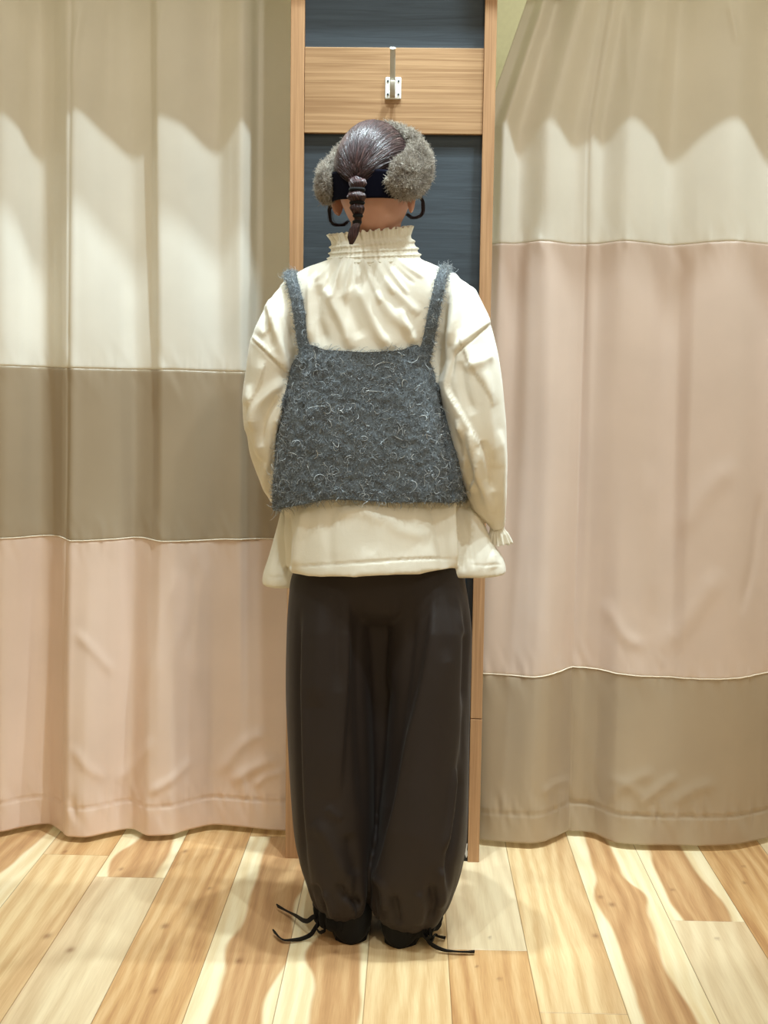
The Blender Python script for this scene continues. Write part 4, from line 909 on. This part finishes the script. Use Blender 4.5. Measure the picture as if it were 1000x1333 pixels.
# ---- hair -----------------------------------------------------------------
tail0 = at(464, 236, -.585)
def scalp_pt(th, ph, r=1.):
    """th around (0 = right, -pi/2 = back), ph from the top"""
    x, y, z = np.sin(ph)*np.cos(th), np.sin(ph)*np.sin(th), np.cos(ph)
    return np.stack([x*.068*r, y*np.where(y < 0, .105, .1)*r, .004+z*.101*r], -1)
def hair():
    nu, nv = 120, 70; th = 2*np.pi*np.arange(nu)/nu; V = []
    for j in range(nv):
        v = j/(nv-1)
        y = np.sin(th); lim = np.where(y > 0, 1.15-.35*y, 1.15+.53*(-y)**.8)      # hairline: high in front, low at the nape
        V.append(scalp_pt(th, .02+v*lim, 1+0*th))
    V = hl(np.vstack(V)); Q = grid_quads(nu, nv, True)
    # strands combed back to the tie
    n = 5200; c0 = []
    th0 = rng.random(n)*2*np.pi; y = np.sin(th0); lim = np.where(y > 0, 1.1-.35*y, 1.15+.43*(-y)**.8)
    ph0 = np.arccos(1-(1-np.cos(lim))*rng.random(n)) if False else lim*np.sqrt(rng.random(n))
    segs = 16; tgt_th = -np.pi/2; tgt_ph = 1.66
    T0 = hl(scalp_pt(np.array([tgt_th]), np.array([tgt_ph])))[0]
    # go along great arcs on the scalp from the root to the tie
    def dirv(th, ph): return np.stack([np.sin(ph)*np.cos(th), np.sin(ph)*np.sin(th), np.cos(ph)], -1)
    D0 = dirv(th0, ph0); c_, s_ = math.cos(-YAW), math.sin(-YAW)
    loc = tail0-HC; loc = np.array([loc[0]*c_-loc[1]*s_, loc[0]*s_+loc[1]*c_, loc[2]]); D1 = loc/np.array([.071, .105, .101]); D1 /= np.linalg.norm(D1)
    D1 = D1+.05*rng.normal(size=(n, 3)); D1 /= ar0(D1)[:, None]
    P = np.zeros((n, segs, 3)); bulge = rng.random(n)
    for k in range(segs):
        u = k/(segs-1); w = u**.9
        om = np.arccos(np.clip((D0*D1).sum(1), -1, 1)); so = np.maximum(np.sin(om), 1e-4)
        D = D0*(np.sin((1-w)*om)/so)[:, None]+D1*(np.sin(w*om)/so)[:, None]; D /= ar0(D)[:, None]
        # hair rides over the crown with some volume, tightening into the tie
        r = 1+.02+(.055*math.sin(math.pi*min(u*1.15, 1))+.0)*(.4+.6*bulge)+.012*np.sin(6*u+bulge*20)*(1-u)
        y = D[:, 1]; P[:, k] = np.stack([D[:, 0]*.068*r, y*np.where(y < 0, .105, .1)*r, .004+D[:, 2]*.101*r], -1)
    P = hl(P); rad = np.full((n, segs), .0007)*(.7+.6*rng.random(n))[:, None]
    s1 = strands(P, rad)
    Vs = [V, s1[0]]; Qs = [Q, s1[1]+len(V)]; Rr = [np.full(len(V), .2), s1[2]]; Tt = [np.full(len(V), .5), s1[3]]; off = len(V)+len(s1[0])
    # bubble ponytail
    chain = np.array([at(464, 232, -.585), at(466, 239, -.60), at(465, 247, -.602), at(464, 256, -.61), at(465, 264, -.605), at(465, 272, -.608), at(466, 281, -.602), at(466, 287, -.60), at(462, 297, -.602), at(459, 308, -.602), at(457, 317, -.602)])
    rr_ = np.array([.014, .0165, .010, .0178, .010, .0138, .0062, .006, .0085, .0088, .003])
    s = np.concatenate([[0], np.cumsum(ar0(np.diff(chain, axis=0)))]); ts = np.linspace(0, s[-1], 44); C = hermite(s, chain, ts); RR = np.interp(ts, s, rr_)
    m = 620; a = rng.random(m)*6.28; q = np.sqrt(rng.random(m)); tw = rng.normal(size=m)*.5
    P = np.zeros((m, 44, 3))
    for k in range(44):
        an = a+tw*ts[k]/.05+ts[k]*22; P[:, k] = C[k]+np.stack([np.cos(an)*q*RR[k], np.sin(an)*q*RR[k]*.9, .0015*np.sin(an*3+k)], -1)
    s2 = strands(P, np.full((m, 44), .0008)); Vs.append(s2[0]); Qs.append(s2[1]+off); Rr.append(.1+.9*s2[2]); Tt.append(s2[3]); off += len(s2[0])
    o = fast_obj('hair', np.vstack(Vs), np.vstack(Qs), M['hair'], attrs={'rnd': np.concatenate(Rr), 'tt': np.concatenate(Tt)}); reparent(o, root); o['label'] = 'dark plum brown hair in a bubble ponytail'
    # elastic ties
    for px, py, r in ((465, 247, .0125), (465, 264, .0115), (466, 281, .0068), (465, 289, .006)):
        c = at(px, py, -.606 if py < 285 else -.601); bm = bmesh.new(); seg, ms = 28, 10
        ring = [[bm.verts.new((c[0]+math.cos(i/seg*6.2832)*(r+.0028*math.cos(j/ms*6.2832)), c[1]+math.sin(i/seg*6.2832)*(r*.8+.0028*math.cos(j/ms*6.2832)), c[2]+.0032*math.sin(j/ms*6.2832))) for j in range(ms)] for i in range(seg)]
        for i in range(seg):
            for j in range(ms): bm.faces.new((ring[i][j], ring[(i+1) % seg][j], ring[(i+1) % seg][(j+1) % ms], ring[i][(j+1) % ms]))
        tie = bm_obj('hair_tie', bm, M['black_cloth'], smooth=True); reparent(tie, o)
    # curled side locks hanging by the ears
    def lock(pts, w0, n=90):
        C3 = np.array([at(*p) for p in pts]); s = np.concatenate([[0], np.cumsum(ar0(np.diff(C3, axis=0)))]); ts = np.linspace(0, s[-1], 26); C = hermite(s, C3, ts)
        P = np.repeat(C[None], n, 0)+np.cumsum(rng.normal(size=(n, 26, 3))*.0002, axis=1)+rng.normal(size=(n, 1, 3))*w0*np.array([1, 1, .6])*np.linspace(1, .8, 26)[None, :, None]
        v, q, r, t = strands(P, np.full((n, 26), .0004)*np.linspace(1, .5, 26)[None]); lk = fast_obj('side_lock', v, q, M['hair'], attrs={'rnd': r*.4, 'tt': t}); reparent(lk, o)
    lock([(444, 252, -.47), (436, 262, -.466), (429, 273, -.462), (430, 286, -.46), (437, 293, -.455), (446, 293, -.45), (453, 288, -.44)], .0019, 60)
    lock([(535, 246, -.47), (545, 254, -.466), (551, 264, -.462), (551, 275, -.458), (546, 282, -.455), (538, 284, -.45), (530, 279, -.445)], .0018, 60)
hair()
# ---- fur headband -----------------------------------------------------------
def headband():
    # closed ring around the head in head-local space; fur over top and ears, navy elastic at the nape
    key = [(-68, .001, -.1, -.028, .028, .007), (-55, .056, -.088, -.018, .026, .012), (-38, .070, -.066, -.012, .034, .015), (-15, .078, -.03, .002, .038, .0165), (15, .078, .012, .026, .037, .018), (45, .060, .042, .062, .034, .017), (90, 0, .052, .088, .032, .016),
           (135, -.060, .042, .062, .034, .017), (165, -.075, .012, .026, .037, .0165), (195, -.075, -.03, .002, .038, .016), (218, -.068, -.066, -.012, .034, .016), (235, -.056, -.088, -.018, .026, .012), (248, -.001, -.1, -.028, .028, .007)]
    A = np.array(key)[1:-1]; n = 90; s = A[:, 0]; ts = np.linspace(s[0], s[-1], n); R_ = hermite(s, A[:, 1:], ts); C = R_[:, :3]
    T = np.gradient(C, axis=0); T /= ar0(T)[:, None]; V = []; nu = 30
    for i in range(n):
        out = C[i]-np.array([0, 0, 0.]); out = out-T[i]*(out@T[i]); out /= np.linalg.norm(out); wd = np.cross(T[i], out)
        endk = min(1, min(i, n-1-i)/7+.35)
        for k in range(nu):
            t = 2*math.pi*k/nu; V.append(C[i]+wd*math.cos(t)*R_[i, 3]*endk+out*math.sin(t)*R_[i, 4]*endk+out*.006)
    V, Fc = cap_rings(V, nu, n); V = hl(V); Tq = tri_quads(Fc)
    cen = hl(np.array([[0, 0, 0.]]))[0]
    N = vnormals(V, Fc)
    # make triangles outward
    ringc = np.vstack([np.repeat(hl(C), nu, 0), hl(C[:1]), hl(C[-1:])]); 
    if ((V-ringc)*N).sum() < 0: Tq = Tq[:, ::-1]
    V = V+np.sign(((V-ringc)*N).sum())*N*(.0055*vnoise(V, 75, 3, 2))[:, None]
    f1 = fuzz(V, Tq, 30000, .0105, .0005, 2.2, segs=6, lay=.55); f1 = (f1[0], f1[1], np.clip(f1[2]*.6+.25+.45*vnoise(f1[0], 85, 7, 2), 0, 1), f1[3]); f2 = fuzz(V, Tq, 3500, .014, .0004, 1.6, segs=7, lay=.7); f2 = (f2[0], f2[1], .3+.7*f2[2], f2[3])
    o = fuzzy_obj('fur_headband', V, Tq if False else Tq, [], M['fur'], root, .1) if False else None
    Vs = [V]; Q4 = [np.stack([Tq[:, 0], Tq[:, 1], Tq[:, 2]], -1)]
    Ts = [Q4[0]]; Rn = [np.full(len(V), .12)]; Tt = [np.full(len(V), .3)]; off = len(V)
    for f in (f1, f2):
        q = f[1]+off; Ts.append(np.vstack([q[:, [0, 1, 2]], q[:, [0, 2, 3]]])); Vs.append(f[0]); Rn.append(f[2]); Tt.append(f[3]); off += len(f[0])
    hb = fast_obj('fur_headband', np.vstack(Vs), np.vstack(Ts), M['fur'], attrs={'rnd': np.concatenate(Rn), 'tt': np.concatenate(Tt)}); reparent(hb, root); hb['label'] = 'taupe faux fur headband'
    # navy band across the nape
    nb = 60; th = np.linspace(math.radians(-150), math.radians(-30), nb); Vb = []; nz = 12
    for j in range(nz):
        z = .004-.050*j/(nz-1)
        for a in th: Vb.append((.078*math.cos(a), .1085*math.sin(a)*(1-.12*j/(nz-1)), z+.004*abs(math.cos(a))))
    Vb = hl(np.array(Vb)); ob = fast_obj('navy_back_band', Vb, grid_quads(nb, nz), M['navy']); md = ob.modifiers.new('t', 'SOLIDIFY'); md.thickness = .003; md.offset = 0; reparent(ob, hb); ob['label'] = 'navy elastic at the nape'
headband()
# ---------------------------------------------------------------- camera, light
cam = bpy.data.cameras.new('camera'); co = bpy.data.objects.new('camera', cam); COL.objects.link(co)
cam.sensor_fit = 'VERTICAL'; cam.sensor_height = 36; cam.lens = 36*F/1333; cam.clip_start = .05
from mathutils import Matrix
Rm4 = Matrix(((R[0, 0], -R[0, 1], -R[0, 2], CAM[0]), (R[1, 0], -R[1, 1], -R[1, 2], CAM[1]), (R[2, 0], -R[2, 1], -R[2, 2], CAM[2]), (0, 0, 0, 1)))
co.matrix_world = Rm4; scene.camera = co
def spot(name, loc, target, power, col, size=1.2, rad=.03, blend=.6):
    l = bpy.data.lights.new(name, 'SPOT'); l.energy = power; l.color = col; l.spot_size = size; l.spot_blend = blend; l.shadow_soft_size = rad
    o = bpy.data.objects.new(name, l); COL.objects.link(o); o.location = loc; o.rotation_euler = (Vector(target)-Vector(loc)).to_track_quat('-Z', 'Y').to_euler(); return o
def area(name, loc, target, power, col, sx, sy):
    l = bpy.data.lights.new(name, 'AREA'); l.shape = 'RECTANGLE'; l.size = sx; l.size_y = sy; l.energy = power; l.color = col
    o = bpy.data.objects.new(name, l); COL.objects.link(o); o.location = loc; o.rotation_euler = (Vector(target)-Vector(loc)).to_track_quat('-Z', 'Y').to_euler(); return o
W_ = (.77, .94, 1)
spot('ceiling_spotlight', (.17, -.8, 3.2), (-.66, .05, 1.0), 112, W_, .66, .022, .2)
spot('ceiling_spotlight', (.95, -.8, 3.2), (.58, .05, 1.0), 105, W_, .66, .022, .2)
spot('ceiling_spotlight', (-.08, -.545, 3.2), (-.62, -.1, .8), 175, W_, .95, .03, .3)
spot('ceiling_spotlight', (.7, -.5, 3.2), (.55, -.1, .8), 165, W_, 1.0, .03, .3)
spot('ceiling_spotlight', (-.42, -.63, 3.2), (-.05, -.6, 1.1), 62, W_, .75, .015, 1)
spot('ceiling_spotlight', (.36, -.63, 3.2), (-.02, -.6, 1.1), 62, W_, .75, .015, 1)
spot('ceiling_spotlight', (-.45, -1.55, 3.2), (-.05, -.6, .8), 85, W_, .55, .02, 1)
spot('ceiling_spotlight', (.42, -1.55, 3.2), (-.02, -.6, .8), 85, W_, .55, .02, 1)
spot('ceiling_spotlight', (1.2, -3.7, 2.9), (-.1, -.2, .8), 75, (1, .95, .86), 1.0, .08)
area('front_fill', (0, -2.6, 3.1), (0, -.2, .6), 14, (1, .9, .74), 3.2, 1.6)  # broad soft fill added for general shop light, not a single fixture
area('cubicle_fill', (-.9, .8, 2.9), (-.9, .8, 0), 9, (1, .93, .8), .4, .4)  # unseen fills added in both cubicles to brighten the green interior
area('cubicle_fill', (.8, .8, 2.9), (.8, .8, 0), 13, (1, .93, .8), .4, .4)
w = bpy.data.worlds.new('shop ambience'); scene.world = w; w.use_nodes = True; bg = w.node_tree.nodes['Background']; bg.inputs[0].default_value = (1, .86, .54, 1); bg.inputs[1].default_value = .43
vs = scene.view_settings; vs.view_transform = 'Standard'; vs.look = 'None'; vs.exposure = -.17; vs.gamma = 1; vs.use_curve_mapping = False
